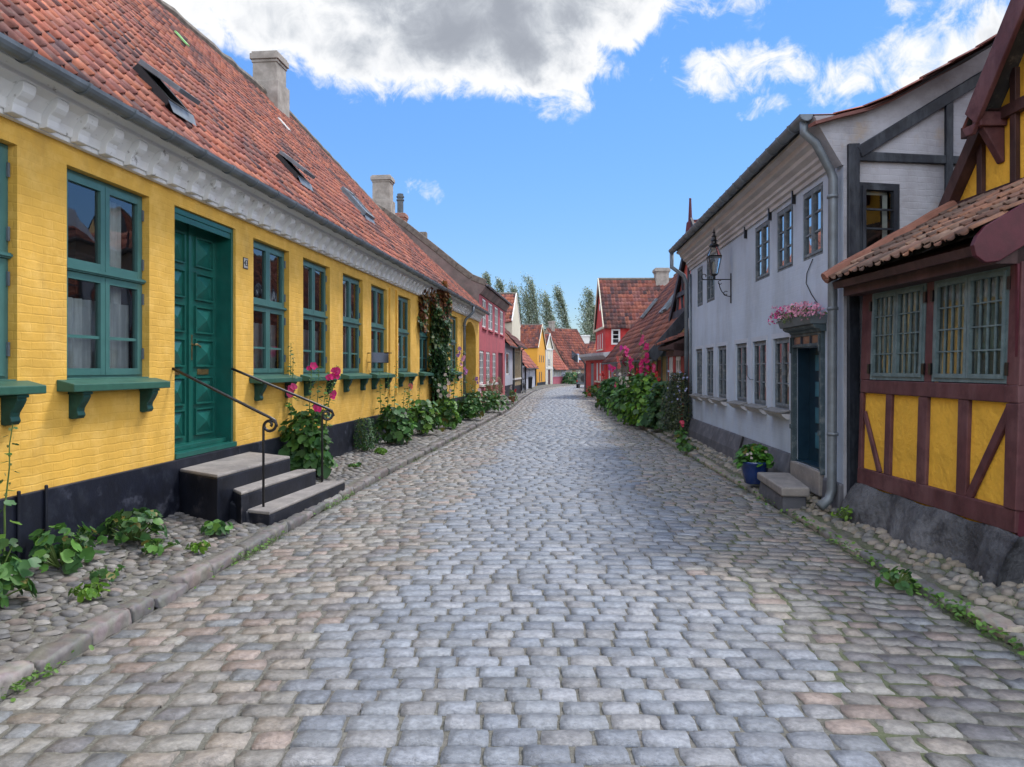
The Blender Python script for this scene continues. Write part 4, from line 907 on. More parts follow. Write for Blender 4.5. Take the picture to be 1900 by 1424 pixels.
# smooth lighter bands round the ground-floor windows
mb = MB()
for a, b, c, d in lowh: w_ = .07; mb.box(a-w_, a, -.006, 0, c, d+w_); mb.box(b, b+w_, -.006, 0, c, d+w_); mb.box(a, b, -.006, 0, d, d+w_)
mb.build('window_surround', mat('pale_band', (.47, .52, .60), .85, .06, 4, bump=.3), bl, FBh.M)
for h in lowh:
    w_ = window(bl, FBh, *h, .03, m_gwin, rows=3, cas=2, edge=.035, bar=.022, curtain=(.0, .99, mat('grey_blind', (.62, .59, .55), .9, .1, 8, stain=[((.22, .20, .19), 7, .5, .7, .6, (1, 1, .1))])), glass=m_glass, coff=.045)
    mb = MB(); mb.prism([(h[0]-.05, -.15, h[2]-.045), (h[1]+.05, -.15, h[2]-.045), (h[1]+.05, 0, h[2]-.02), (h[0]-.05, 0, h[2]-.02)], [(h[0]-.05, -.15, h[2]-.02), (h[1]+.05, -.15, h[2]-.02), (h[1]+.05, 0, h[2]+.01), (h[0]-.05, 0, h[2]+.01)])
    s_ = mb.build('window_sill', mat('slate_sill', (.20, .20, .20), .7, .3, 9, bump=.5), bl, FBh.M, bevel=.006)
    mb = MB(); mb.extr([(0, h[2]-.045), (-.12, h[2]-.045), (-.11, h[2]-.07), (-.05, h[2]-.12), (0, h[2]-.13)], h[0]-.02, h[1]+.02); mb.build('sill_moulding', m_bcorn, s_, FBh.M)
m_refl = glassmat('sky_reflecting_glass', (.25, .30, .34), .5)
for h in uph: window(bl, FBh, *h, .01, m_gwin, rows=3, cas=2, edge=.032, bar=.022, glass=m_refl)
mb = MB(); mb.extr([(.02, .55), (-.03, .55), (-.11, .30), (-.14, -.3), (.02, -.3)], 0, dB[0]-.12); mb.extr([(.02, .42), (-.05, .42), (-.08, -.3), (.02, -.3)], dB[1]+.12, LBl)
mb.build('plinth', m_bplin, bl, FBh.M, bevel=.02)
mb = MB(); 
for px in (1371,): s = FBh.sx(px, -.12); mb.tube([(s, -.16, -.05), (s, -.125, .28), (s, -.05, .56)], .018, 6)
mb.build('groove_pipe', m_plast, bl, FBh.M)
mb = MB(); mb.extr([(0, 4.0), (-.03, 4.0), (-.035, 4.05), (-.07, 4.07), (-.075, 4.12), (-.11, 4.14), (-.10, 4.19), (-.17, 4.23), (-.18, 4.28), (-.24, 4.31), (-.26, 4.37), (-.33, 4.40), (-.33, 4.44), (0, 4.45)], 0, LBl); mb.build('cornice', m_bcorn, bl, FBh.M)
mb = MB(); gutter(mb, FBh, -.15, LBl+.06, -.42, 4.50, .075, .45); mb.build('gutter', m_zinc, bl, FBh.M)
mb = MB(); e = LBl-.03
mb.tube([(e, -.42, 4.44), (e, -.42, 4.32), (e+.02, -.30, 4.20), (e-.05, -.12, 3.92), (e-.05, -.085, 3.82), (e-.05, -.10, .35), (e-.05, -.13, .24), (e-.02, -.24, .16)], [.048, .048, .048, .048, .052, .052, .052, .057], 12)
for z in (3.6, 2.35, .95): mb.tube([(e-.05, -.09, z), (e-.05, -.09, z+.035)], .062, 12)
mb.build('downpipe', m_zinc, bl, FBh.M, smooth=True)
mb = MB(); mb.tube([(-.12, -.42, 4.45), (-.12, -.42, 4.1), (-.02, -.15, 3.88), (-.0, -.10, 3.7), (0, -.10, .3)], .05, 10); mb.build('downpipe', m_zinc, bl, FBh.M, smooth=True); mb = MB(); mb.tube([(.16, -.04, 3.9), (.16, -.04, .3)], .03, 8); mb.build('service_pipe', m_zinc, bl, FBh.M, smooth=True)
for px, z in ((1386, 3.86), (1431.5, 3.88), (1476, 3.88)): s = FBh.sx(px); mb = MB(); mb.box(s-.015, s+.015, -.05, 0, z, z+.2); mb.build('wall_anchor', m_iron, bl, FBh.M)
mb = MB(); s0 = FBh.sx(1510); mb.tube([(s0, -.012, 3.05), (s0-.22, -.012, 2.9), (s0-.25, -.012, 2.78), (s0-.05, -.012, 2.62), (s0+.15, -.012, 2.5), (s0+.10, -.012, 2.28)], .006, 5); s0 = FBh.sx(1392); mb.tube([(s0-.12, -.02, 1.75), (s0-.12, -.02, 1.58), (s0+.1, -.03, 1.52), (s0+.3, -.03, 1.52)], .006, 5); mb.build('cable', m_plast, bl, FBh.M)
# door with entablature
a, b, c, d = dB; mb = MB()
for x in (a-.07, b+.0): mb.box(x, x+.07, -.05, .02, .44, 2.14); mb.box(x-.008, x+.078, -.065, -.0501, .9, .96); mb.box(x+.02, x+.05, -.07, -.051, 1.9, 2.11)
mb.box(a, b, -.05, .02, 1.97, 2.01); mb.box(a, b, -.05, .02, 2.105, 2.14)
mb.extr([(0, 2.14), (-.06, 2.14), (-.08, 2.17), (-.13, 2.18), (-.16, 2.205), (-.16, 2.225), (0, 2.225)], a-.05, b+.12)
dp = mb.build('door_surround', mat('weathered_teal_paint', (.055, .085, .10), .6, .3, 9, bump=.5, bs=40, stain=[((.25, .26, .25), 9, .6, .75, .5, None)]), bl, FBh.M, bevel=.006)
mb = MB(); mb.box(a+.02, b-.02, -.03, .02, 2.01, 2.105)
for k in (1, 2): x = a+(b-a)*k/3; mb.box(x-.025, x+.025, -.045, -.031, 2.01, 2.105, 1)
mb.build('transom_window', [mat('pink_reflecting_pane', (.20, .13, .12), .15, .2), m_bdoor], dp, FBh.M)
mb = MB(); mb.box(a+.001, a+.025, .02, .20, .48, 1.965); mb.box(b-.025, b-.001, .02, .20, .48, 1.965); mb.box(a+.025, b-.025, .16, .20, .48, 1.965)
mb.box(a, b, .0, .20, .47, .50)
dr2 = mb.build('door', m_bdoor, bl, FBh.M)
# open leaf folded against the far-side reveal
mb = MB()
for z0, z1 in ((.68, .88), (1.0, 1.20), (1.34, 1.53), (1.67, 1.87)): mb.box(a+(b-a)*.30, a+(b-a)*.68, .146, .16, z0, z1)
mb.build('door_panel', m_bpanel, dr2, FBh.M, bevel=.004)
mb = MB(); mb.lathe([(.0, 0), (.025, .005), (.03, .02), (.02, .035), (0, .04)], (0, 0, 0), 10); mb.build('handle', m_brass, dr2, FBh.M @ Matrix.Translation((b-.14, .16, 1.27)) @ Matrix.Rotation(math.pi/2, 4, 'X'))
mb = MB(); mb.box(a-.06, b+.04, -.06, .0, .18, .475); mb.build('threshold', m_step, bl, FBh.M, bevel=.012)
# stone step in front (stands alone)
mb = MB(); mb.prism([(3.27, 10.05, .0), (3.18, 8.86, .0), (3.45, 8.84, .0), (3.70, 10.0, .0)], [(3.29, 10.0, .22), (3.18, 8.86, .20), (3.45, 8.84, .20), (3.66, 10.0, .22)], 1)
mb.prism([(3.27, 10.08, .22), (3.15, 8.82, .20), (3.47, 8.78, .20), (3.68, 10.0, .22)], [(3.27, 10.08, .32), (3.15, 8.82, .31), (3.47, 8.78, .31), (3.68, 10.0, .32)], 0)
tag(mb.build('stone_step', [m_step, m_bplin], bevel=.02), 'single thick stone doorstep lying on the cobbles before the blue door', 'step')
# gable wall facing the camera
GU = Vector((1, .2)); FGb = Frame(3.19+tb*8.34, 8.34, 1, .2); GW = 5.6
def gpt(px, py): s = FGb.sx(px); return (s, FGb.zz(px, py))
verge = [gpt(*p) for p in ((1504.6, 234), (1555, 220), (1601.5, 209), (1649, 190), (1694, 166), (1737.7, 142), (1780, 119), (1830, 87), (1855.6, 69))]
verge.append((verge[-1][0]+1.6, verge[-1][1]+1.15)); pk = verge[-1]
wg = gpt(1591.6, 331.4); wg2 = gpt(1667.5, 335.6); wb = gpt(1590, 470)
W0, W1, WZ0, WZ1 = wg[0], wg2[0], wb[1]-.02, wg[1]-.04
mb = MB(); zt = gpt(1600, 290)[1]
facade(mb, .0, GW, -.3, zt, [(W0, W1, WZ0, WZ1, .05)], room=.3, q=.03)
poly = [(0, 0, zt)]+[(GW, 0, zt)]+[(x, 0, z) for x, z in [(2*pk[0]-q[0], q[1]) for q in verge[3:-1]] if x < GW]+[(x, 0, z) for x, z in verge[::-1] if x > .0]+[(0, 0, verge[0][1]-.02)]
for (xa, za), (xb, zb) in zip([(0, 4.48+(verge[1][1]+.03-4.48)*.42/(.42+verge[1][0])-.015)]+[v for v in verge if v[0] > .005][:-1], [v for v in verge if v[0] > .005]): mb.poly([(xa, 0, zt), (xb, 0, zt), (xb, 0, zb), (xa, 0, za)])
mb.poly([(pk[0], 0, zt), (GW, 0, zt), (GW, 0, 4.6), (pk[0], 0, pk[1])])
# corbelled kneeler where the gable meets the eaves
mb.prism([(-.02, -.001, 3.95), (.0, -.001, 3.95), (.0, -.001, 4.5), (-.36, -.001, 4.47), (-.30, -.001, 4.36)], [(-.02, .2, 3.95), (.0, .2, 3.95), (.0, .2, 4.5), (-.36, .2, 4.47), (-.30, .2, 4.36)])
mb.build('gable_wall', [m_gable, m_dark], bl, FGb.M)
mb = MB(); 
def tim(mb, p, q, w, off=.035, m=0): mb.bar((p[0], -off/2, p[1]), (q[0], -off/2, q[1]), w, off, (0, -1, 0), m)
s_post = gpt(1580, 400)[0]
tim(mb, (s_post, -.2), (s_post, zt+.12), .13, .05)
tim(mb, gpt(1590, 292), gpt(1860, 302), .10, .04)
p_ = gpt(1757, 300)[0]; tim(mb, (p_, .5), (p_, gpt(1757, 190)[1]), .085, .045)
tim(mb, gpt(1590, 285), gpt(1860, 120), .115, .055)
tim(mb, gpt(1600, 560), gpt(1900, 575), .1, .04)
mb.build('timber_frame', m_btimb, bl, FGb.M, bevel=.008, wob=.01)
mb = MB()
for (x0, z0), (x1, z1) in zip(verge[:-1], verge[1:]): mb.bar((x0, -.02, z0+.01), (x1, -.02, z1+.01), .035, .14)
mb.build('verge', mat('verge_board', (.20, .09, .08), .8, .3), bl, FGb.M)
prof_ = [(-.42, 4.48)]+[(x, z+.03) for x, z in verge[1:]]
for k, ((x0, z0), (x1, z1)) in enumerate(zip(prof_[:-1], prof_[1:])):
    roof(bl, FBh.w(0, x0, z0), FBh.w(LBl+.04+.2*max(0, x0)*.0, x0, z0), FBh.w(LBl+.04, x1, z1), FBh.w(0, x1, z1), 46, max(1, round(math.hypot(x1-x0, z1-z0)/.32)), m_tile, seed=4+k, us=5, lift=.022, amp=.026)
roof(bl, FBh.w(0, 2*pk[0]+.4, 4.3), FBh.w(LBl+.05, 2*pk[0]+.4, 4.3), FBh.w(LBl+.05, pk[0], pk[1]), FBh.w(0, pk[0], pk[1]), 30, 8, m_tilefar, us=5)
gwn = window(bl, FGb, W0+.0, W1, WZ0, WZ1, -.02, m_btimb, rows=3, cas=1, edge=.045, bar=.02, th=.06, glass=m_glass)
mb = MB(); mb.box(W1-.16, W1-.10, .06, .07, WZ0+.05, WZ1-.05); mb.box(W0+.06, W1-.1, .06, .07, WZ1-.12, WZ1-.06); mb.build('inner_frame', m_wwin, gwn, FGb.M)

# ---- lantern on a scrolled bracket
sL = FBh.sx(1357); Lz = EYE+(HY-435)/FL*13.65
ln_ = tag(empty('street_lantern', FBh.M @ Matrix.Translation((sL, 0, 3.3))), 'black four-sided street lantern on a scrolled iron bracket on the blue house wall', 'lantern')
mb = MB(); ll = Matrix.Translation((0, 0, 0)); y_ = -.31
mb.box(sL-.015, sL+.015, -.02, 0, 2.88, 3.42)
mb.tube([(sL, 0, 3.31), (sL, -.52, 3.31)], .010, 6)
mb.tube([(sL, -.012, 3.0)]+[(sL, -.02-.20*math.sin(t), 3.0+.27*(1-math.cos(t))) for t in (.3, .6, .9, 1.2, 1.5)], .009, 6)
def scroll(c, r, a0, da, n, sh=.05): return [(sL, c[0]+r*(1-sh*k)*math.cos(a0+da*k), c[1]+r*(1-sh*k)*math.sin(a0+da*k)) for k in range(n)]
mb.tube(scroll((-.48, 3.37), .062, -1.5, -.42, 14), .008, 6); mb.tube(scroll((-.10, 3.05), .05, .9, .45, 13), .008, 6); mb.tube(scroll((-.20, 3.25), .045, 1.2, .45, 12), .007, 6)
mb.build('bracket', m_iron, ln_, FBh.M)
mb = MB(); c = (sL, y_, 0)
q4 = dict(n=4, ang=math.pi/4)
mb.lathe([(.02, 3.31), (.035, 3.33), (.03, 3.37), (.075, 3.39), (.08, 3.41)], c, **q4)
mb.lathe([(.165, 3.715), (.17, 3.725), (.158, 3.74)], c, **q4)
for k in range(4):
    t = math.pi/4+k*math.pi/2
    mb.tube([(c[0]+.077*math.cos(t), c[1]+.077*math.sin(t), 3.41), (c[0]+.155*math.cos(t), c[1]+.155*math.sin(t), 3.72), (c[0]+.065*math.cos(t), c[1]+.065*math.sin(t), 3.90)], .009, 5)
mb.lathe([(.075, 3.90), (.10, 3.92), (.085, 3.94), (.05, 3.96), (.045, 4.0), (.062, 4.01), (.045, 4.03), (.035, 4.08), (.05, 4.09), (.025, 4.11), (.02, 4.15), (.032, 4.16), (.012, 4.18), (.010, 4.21), (.001, 4.25)], c, 12)
cage = mb.build('lamp_cage', m_iron, ln_, FBh.M)
mb = MB(); mb.lathe([(.072, 3.41), (.150, 3.72)], c, **q4); mb.lathe([(.150, 3.73), (.062, 3.90)], c, **q4); mb.build('glass', glassmat('lantern_glass', (.88, .9, .88), .1), ln_, FBh.M)
mb = MB(); mb.lathe([(.02, 3.42), (.03, 3.5), (.032, 3.58), (.02, 3.62), (.01, 3.64)], c, 10); mb.build('bulb', m_wwin, ln_, FBh.M, smooth=True)

# ================================================================== timbered red and yellow house, nearest on the right
FT = Frame(3.74, 8.1, .02, -2.49); LT = 2.49; SHT = .028
th = tag(empty('timbered_house', FT.M), 'maroon timber-framed house with ochre panels, teal grid windows and tiled skirt roof', 'house')
def tx(px, d=0): return FT.sx(px, d)
ZS, ZP0, ZP1, ZR1 = .47, .64, 1.44, 1.575; ZWt = 2.50
sA = (tx(1612), tx(1712)); sB = (tx(1726), tx(1889))
mb = MB()
# recessed ochre infill wall with window openings, body behind
facade(mb, 0, LT, .2, 2.75, [(sA[0], sA[1], ZR1, ZWt, .03), (sB[0], min(sB[1], LT-.12), ZR1, ZWt, .03)], room=.35)
mb.build('wall', [m_ypan, m_dark], th, FT.M, shear=SHT)
mb = MB(); mb.box(0, LT, .5, 5, -.3, 2.7); mb.box(LT, LT+1.6, 1.0, 5, -.3, 2.8); mb.box(LT-.03, LT, .0, 5, -.3, 2.66); mb.box(-.1, 0, .1, 5, -.3, 2.8); mb.build('side_wall', m_maroond, th, FT.M)
mb = MB(); T = .035
def tb_(x0, x1, z0, z1, t=T): mb.box(x0, x1, -t, .02, z0, z1)
tb_(-.02, LT, ZS, ZP0, .04); tb_(0, LT, ZP1, ZR1, .042); tb_(0, LT, ZWt, 2.76, .036)
pc = (tx(1702), tx(1719)); pa = (tx(1642), tx(1652.5)); pcc = (tx(1776.5), tx(1795))
tb_(-.02, tx(1600), ZP0, ZP1); tb_(-.02, sA[0]-.003, ZR1, ZWt); tb_(pc[0], pc[1], ZP0, ZP1); tb_(sA[1]+.003, sB[0]-.003, ZR1, ZWt); tb_(pa[0], pa[1], ZP0, ZP1); tb_(pcc[0], pcc[1], ZP0, ZP1)
xe = tx(1868); tb_(xe, LT+.02, ZP0, ZP1, .05); tb_(LT-.12, LT+.02, ZR1, ZWt, .05); tb_(LT-.14, LT+.022, ZP1+.0, ZR1, .052)
mb.bar((tx(1601), -.015, ZP1-.2), (tx(1632), -.015, ZP0), .06, .03); mb.bar((xe+.02, -.015, ZP1-.03), (tx(1797), -.015, ZP0), .085, .03)
mb.build('timber_frame', m_maroon, th, FT.M, shear=SHT, bevel=.008, wob=.007)
for (a, b) in (sA, (sB[0], min(sB[1], LT-.125))):
    window(th, FT, a, b, ZR1+.005, ZWt-.005, -.035, m_tealw, rows=4, cas=2, cols=4, edge=.036, bar=.013, th=.045, glass=m_glass, curtain=(.02, .97, mat('pale_slats', (.74, .80, .75), .9, .15, 3, stain=[((.16, .20, .15), 2.2, .5, .62, .8, (1, 1, .35)), ((.10, .11, .12), 3, .56, .64, .6, (1, 1, .3))])), shear=SHT, coff=.03)
    for x in (a-.005, b+.005):
        for zc in (ZR1+.12, ZWt-.15): h_ = MB(); h_.box(x-.02, x+.02, -.055, -.037, zc-.05, zc+.05); h_.build('hinge', m_iron, th, FT.M, shear=SHT)
# lumpy tarred boulder plinth
nx, nz = 60, 10; V = []; F = []
for i in range(nx+1):
    for j in range(nz+1):
        s = -.08+(LT+.14)*i/nx; t = j/nz
        out = .02+.20*(1-t)**.7+.05*math.sin(s*5.1+1)*math.sin(t*3.1)+.03*math.sin(s*13+t*4)*(1-t)+random.uniform(-.006, .006)
        V.append((s, -out*(1 if .03 < t else 1), -.1+(ZS+.1+.012*math.sin(s*9))*t))
for i in range(nx):
    for j in range(nz): F.append((i*(nz+1)+j, (i+1)*(nz+1)+j, (i+1)*(nz+1)+j+1, i*(nz+1)+j+1))
k0 = len(V)
for i in (0, nx):
    pts_ = [i*(nz+1)+j for j in range(nz+1)]; V.append((V[pts_[0]][0], .05, -.1)); V.append((V[pts_[0]][0], .05, ZS)); F.append(tuple(pts_+[len(V)-1, len(V)-2]))
mb = MB(); mb.add(V, F); mb.build('boulder_plinth', m_rock, th, FT.M, smooth=True)
# tiled skirt roof
SE = -.30; Ze = 2.66; SD, Zd = 1.12, 3.46
roof(th, FT.w(-.1, SE, Ze), FT.w(LT+.02, SE, Ze+.05), FT.w(LT+.02, SD, Zd+.05), FT.w(-.1, SD, Zd), 16, 6, m_tile, pal=np.array([(.30, .16, .105), (.26, .14, .10), (.33, .17, .11), (.22, .13, .10), (.29, .19, .14)]), pal2=np.array([(.13, .09, .075), (.16, .11, .09)]), dark=.3, amp=.030, us=9, seed=11, lift=.026, name='roof')
mb = MB(); mb.tube([FT.w(-.13, SE-.03+(SD-SE)*k/6, Ze+.02+(Zd-Ze)*k/6+.01*(k % 2)) for k in range(7)], .065, 8); mb.build('verge_tiles', m_tile if False else mat('verge_clay', (.24, .11, .08), .85, .3, 5, bump=.5), th)
mb = MB(); mb.extr([(SE+.04, Ze-.03), (SD, Zd-.06), (SD, Zd-.11), (.0, Ze+.02), (.0, Ze-.06), (SE+.06, Ze-.10)], -.1, LT); mb.extr([(-.16, 2.48), (.06, 2.48), (.06, 2.62), (-.16, 2.62)], -.05, LT)
mb.build('eaves', m_brownt, th, FT.M)
mb = MB(); y0_, z0_ = SE-.03, Ze-.13; pts_ = [(LT+.05, y0_, Ze+.02), (LT+.05, y0_-.03, Ze-.05), (LT+.05, y0_-.01, Ze-.13), (LT+.05, y0_+.06, Ze-.18), (LT+.05, y0_+.16, Ze-.17), (LT+.05, SD, Zd-.16), (LT+.05, SD, Zd+.12), (LT+.05, y0_+.06, Ze+.09)]
mb.prism(pts_, [(x-.05, y, z) for x, y, z in pts_]); mb.build('barge_board', m_maroond, th, FT.M, bevel=.006)
# upper gable set back above the skirt roof
GY = 1.15; GP = 2.05; GR = 1.10    # peak position along s and slope
gz0 = 3.40; gs0 = -.30
def gh(s): return gz0+(s-gs0)*GR if s < GP else gz0+(2*GP-gs0-s)*GR
mb = MB(); mb.poly([(gs0, GY, gz0), (2*GP-gs0, GY, gz0), (GP, GY, gh(GP))]); mb.build('gable_infill', m_ypan, th, FT.M)
mb = MB()
def t2(p, q, w=.10, off=.05): mb.bar((p[0], GY-off/2, p[1]), (q[0], GY-off/2, q[1]), w, off)
t2((gs0-.05, gz0+.05), (4.2, gz0+.05), .13)
t2((.0, 4.22), (3.9, 4.22), .12, .07)
for s in (.28, .80, 1.3, 1.9, 2.5, 3.1): t2((s, gz0), (s, min(gh(s), 4.9)), .085)
t2((gs0-.02, gz0+.02), (.50, gz0+.95), .15, .12)
mb.build('gable_timber', m_brownt, th, FT.M, bevel=.006)
mb = MB(); o = .28
for p, q in (((.54, 4.20), (GP, 4.20+(GP-.54)*1.18)), ):
    mb.bar((p[0], GY-o, p[1]), (q[0], GY-o, q[1]), .24, .05); mb.bar((2*GP-p[0], GY-o, p[1]), (q[0], GY-o, q[1]), .24, .05)
    mb.prism([(.40, GY-o-.02, 4.14), (.46, GY-o-.02, 4.05), (.56, GY-o-.02, 4.04), (.64, GY-o-.02, 4.14)], [(.40, GY-o+.03, 4.14), (.46, GY-o+.03, 4.05), (.56, GY-o+.03, 4.04), (.64, GY-o+.03, 4.14)])
mb.box(.52, .66, GY-.27, GY, 4.10, 4.24); mb.prism([(.52, GY-.02, 3.75), (.62, GY-.02, 3.75), (.62, GY, 3.75), (.52, GY, 3.75)], [(.52, GY-.22, 4.10), (.62, GY-.22, 4.10), (.62, GY, 4.10), (.52, GY, 4.10)])
mb.build('barge_board', m_maroond if False else m_maroon, th, FT.M, bevel=.01)
roof(th, FT.w(.42, GY-o, 4.18), FT.w(.42, 5, 4.18), FT.w(GP, 5, 6.12), FT.w(GP, GY-o, 6.12), 18, 8, m_tile, seed=2); roof(th, FT.w(2*GP-.42, GY-o, 4.18), FT.w(2*GP-.42, 5, 4.18), FT.w(GP, 5, 6.12), FT.w(GP, GY-o, 6.12), 18, 8, m_tile, seed=2)
mb = MB(); mb.box(.05, .3, GY+.02, 5, 3.2, 4.0); mb.box(2.5, 2.6, .9, 5, 2.7, 3.5); mb.build('upper_wall', m_brownt, th, FT.M)
# grey meter box and boards in the dark gap between the two houses
mb = MB(); mb.box(-.35, -.05, .45, .55, -.2, 2.9); g_ = tag(mb.build('gap_boarding', m_btimb, None, FT.M), 'dark boards closing the narrow gap between the blue and timbered houses', 'boarding')

# ================================================================== right side, further down
def FR(Yf, Yn, Xf=None, Xn=None):
    xf = Xf if Xf is not None else 3.38+.0458*Yf; xn = Xn if Xn is not None else 3.38+.0458*Yn
    f = Frame(xf, Yf, xn-xf, Yn-Yf); return f, math.hypot(xn-xf, Yn-Yf)
# red timbered cottage with black gable dormer
fr, Lr = FR(24.0, 17.9)
hr = [(fr.sx(a), fr.sx(b), 1.0, 2.02) for a, b in ((1240, 1248.5), (1252.5, 1263))]
rc = house('red_cottage', 'red timbered cottage with black gable dormer and spike next to the blue house', 'house', fr, Lr, 6, 2.2, 2.6, m_redt, holes=hr, wins=[h+(dict(rows=3, cas=2, edge=.075, bar=.03),) for h in hr], nc=24, nr=2, over=.1, gut=False, backroof=False, yr=.6)
mb = MB(); mb.box(0, Lr, .66, 6, -.3, 4.2); mb.build('upper_wall', m_btimb, rc, fr.M)
sk0 = fr.sx(1222, -.5)
roof(rc, fr.w(sk0, -.55, 2.28), fr.w(Lr, -.55, 2.28), fr.w(Lr, .62, 2.78), fr.w(sk0, .62, 2.78), 20, 4, m_tile, seed=9, dark=.35, name='roof')
mb = MB(); mb.extr([(-.53, 2.24), (.6, 2.73), (.6, 2.6), (0, 2.3), (0, 2.1), (-.5, 2.16)], sk0, Lr); mb.box(Lr-1.2, Lr, -.35, -.05, 2.0, 2.3); mb.build('eaves', m_brownt, rc, fr.M)
# gable dormer
gy = .62; pkY = fr.sx(1289, gy); g0s = fr.sx(1249, gy); zg0 = 3.28; zg1 = fr.zz(1283, 440, gy)+.25
mb = MB(); mb.poly([(g0s, gy, zg0), (2*pkY-g0s, gy, zg0), (pkY, gy, zg1)]); dm = mb.build('dormer', mat('faded_red_panel', (.52, .11, .09), .85, .15), rc, fr.M)
mb = MB()
def t3(p, q, w=.1): mb.bar((p[0], gy-.03, p[1]), (q[0], gy-.03, q[1]), w, .07)
sl3 = (zg1-zg0)/(pkY-g0s)
mb.box(g0s-.1, 2*pkY-g0s, gy-.08, gy, zg0-.05, zg0+.16); mb.box(g0s+.45, 2*pkY-g0s-.45, gy-.08, gy, 3.82, 3.95)
mb.bar((g0s-.1, gy-.10, zg0-.1), (pkY, gy-.10, zg1+.1), .2, .06); mb.bar((2*pkY-g0s+.1, gy-.10, zg0-.1), (pkY, gy-.10, zg1+.1), .2, .06)
for k in range(1, 7):
    s = g0s+(pkY-g0s)*k/6*1.6; zt_ = min(3.83, zg0+(s-g0s)*sl3) if s < pkY else 3.83
    t3((s, zg0+.1), (s+(.16 if k % 2 else -.16), zt_), .065)
    if s > g0s+.9: t3((s, 3.9), (s, min(zg0+(s-g0s)*sl3, zg1-.3)), .07)
mb.build('dormer_timber', m_btimb, dm, fr.M)
pz = fr.zz(1289, 370, gy)
mb = MB(); mb.lathe([(.16, zg1-.5), (.10, zg1+.05), (.055, zg1+.1), (.03, pz-.02), (.034, pz+.02), (0.001, pz+.04)], (pkY, gy-.12, 0), 4); mb.box(pkY-.12, pkY+.1, gy-.1, gy+.4, zg1-.1, zg1+.12); mb.build('spike', m_maroond, dm, fr.M)
roof(dm, fr.w(g0s-.1, gy-.1, zg0), fr.w(g0s-.1, 4.5, zg0), fr.w(pkY, 4.5, zg1+.12), fr.w(pkY, gy-.1, zg1+.12), 16, 8, m_tilefar, us=5); roof(dm, fr.w(2*pkY-g0s+.1, gy-.1, zg0), fr.w(2*pkY-g0s+.1, 4.5, zg0), fr.w(pkY, 4.5, zg1+.12), fr.w(pkY, gy-.1, zg1+.12), 16, 8, m_tilefar, us=5)
window(rc, fr, fr.sx(1271, .58), fr.sx(1280, .58), 2.80, 3.10, .52, m_wwin, rows=2, edge=.03, glass=m_sky_glass)
# brown-roofed long cottage
fr2, L2 = FR(29.7, 21.0)
h2 = [(L2-t-.8, L2-t, .9, 1.95) for t in (1.2, 3.0, 6.8)]; d2 = (L2-5.7, L2-4.8, .05, 1.95)
bc = house('brown_roofed_cottage', 'low cottage under a long steep brown-red tiled roof with roof windows', 'cottage', fr2, L2, 6.6, 2.25, 6.45, m_cream, holes=h2+[d2], wins=h2, nc=36, nr=19, over=.42, rmat=m_tile, rp=dict(dark=.35, pal=np.array([(.27, .10, .065), (.24, .085, .06), (.30, .12, .08), (.21, .08, .06)]), kick=.05), corn=None)
mb = MB(); 
for k in range(9): x = L2-.1-k*.95; mb.box(x-.06, x+.06, -.025, 0, 0, 2.25)
mb.box(0, L2, -.03, 0, 2.05, 2.25); mb.build('timber_frame', m_gwin, bc, fr2.M)
mb = MB(); mb.box(d2[0]+.02, d2[1]-.02, .02, .05, .05, 1.93); mb.build('door', m_maroond, bc, fr2.M)
mb = MB(); mb.bar((L2+.03, -.48, 2.0), (L2+.03, 3.3, 6.4), .32, .06, (1, 0, 0)); mb.build('barge_board', m_btimb, bc, fr2.M)
s4 = math.atan2(6.45-2.25, 3.3)
for px, py, w_, l_ in ((1195, 592, .75, 1.15), (1232, 583, .5, 1.1), (1239, 578, .8, 1.25)):
    # point on the slope
    A = fr2.w(0, -.42, 1.85); u = Vector((*fr2.u, 0)); v = Vector((*fr2.v, 0))*math.cos(s4)+Vector((0, 0, math.sin(s4))); nn = u.cross(v); d = Vector(((px-CX)/FL, 1, (HY-py)/FL)); O = Vector((0, 0, EYE)); t = (A-O).dot(nn)/d.dot(nn); p = O+d*t-A
    M_ = fr2.M @ Matrix.Translation((0, -.42, 1.85)) @ Matrix.Rotation(s4, 4, 'X') @ Matrix.Translation((p.dot(u), p.dot(v)-.1, .1)); mb = MB()
    mb.box(0, w_, 0, .07, 0, .1); mb.box(0, w_, l_-.07, l_, 0, .1); mb.box(0, .07, .07, l_-.07, 0, .1); mb.box(w_-.07, w_, .07, l_-.07, 0, .1); mb.box(.07, w_-.07, .07, l_-.07, .03, .05, 1); mb.build('skylight', [m_zinc, mat('roof_glass', (.6, .66, .72), .08, .05, metal=.7)], bc, M_)
# small white house
fr3, L3 = FR(39.4, 29.72); h3 = [(L3*t, L3*t+.8, 1.0, 1.95) for t in (.3, .55, .82)]
house('small_white_house', 'small pale wall with grey cornice between the timbered cottage and the red house', 'house', fr3, L3, 6.6, 2.25, 6.45, m_pale, holes=h3, wins=h3, nc=42, nr=18, over=.42, corn=(m_pale, .2), rmat=m_tile, rp=dict(dark=.35, pal=np.array([(.27, .10, .065), (.24, .085, .06), (.30, .12, .08), (.21, .08, .06)]), kick=.05))
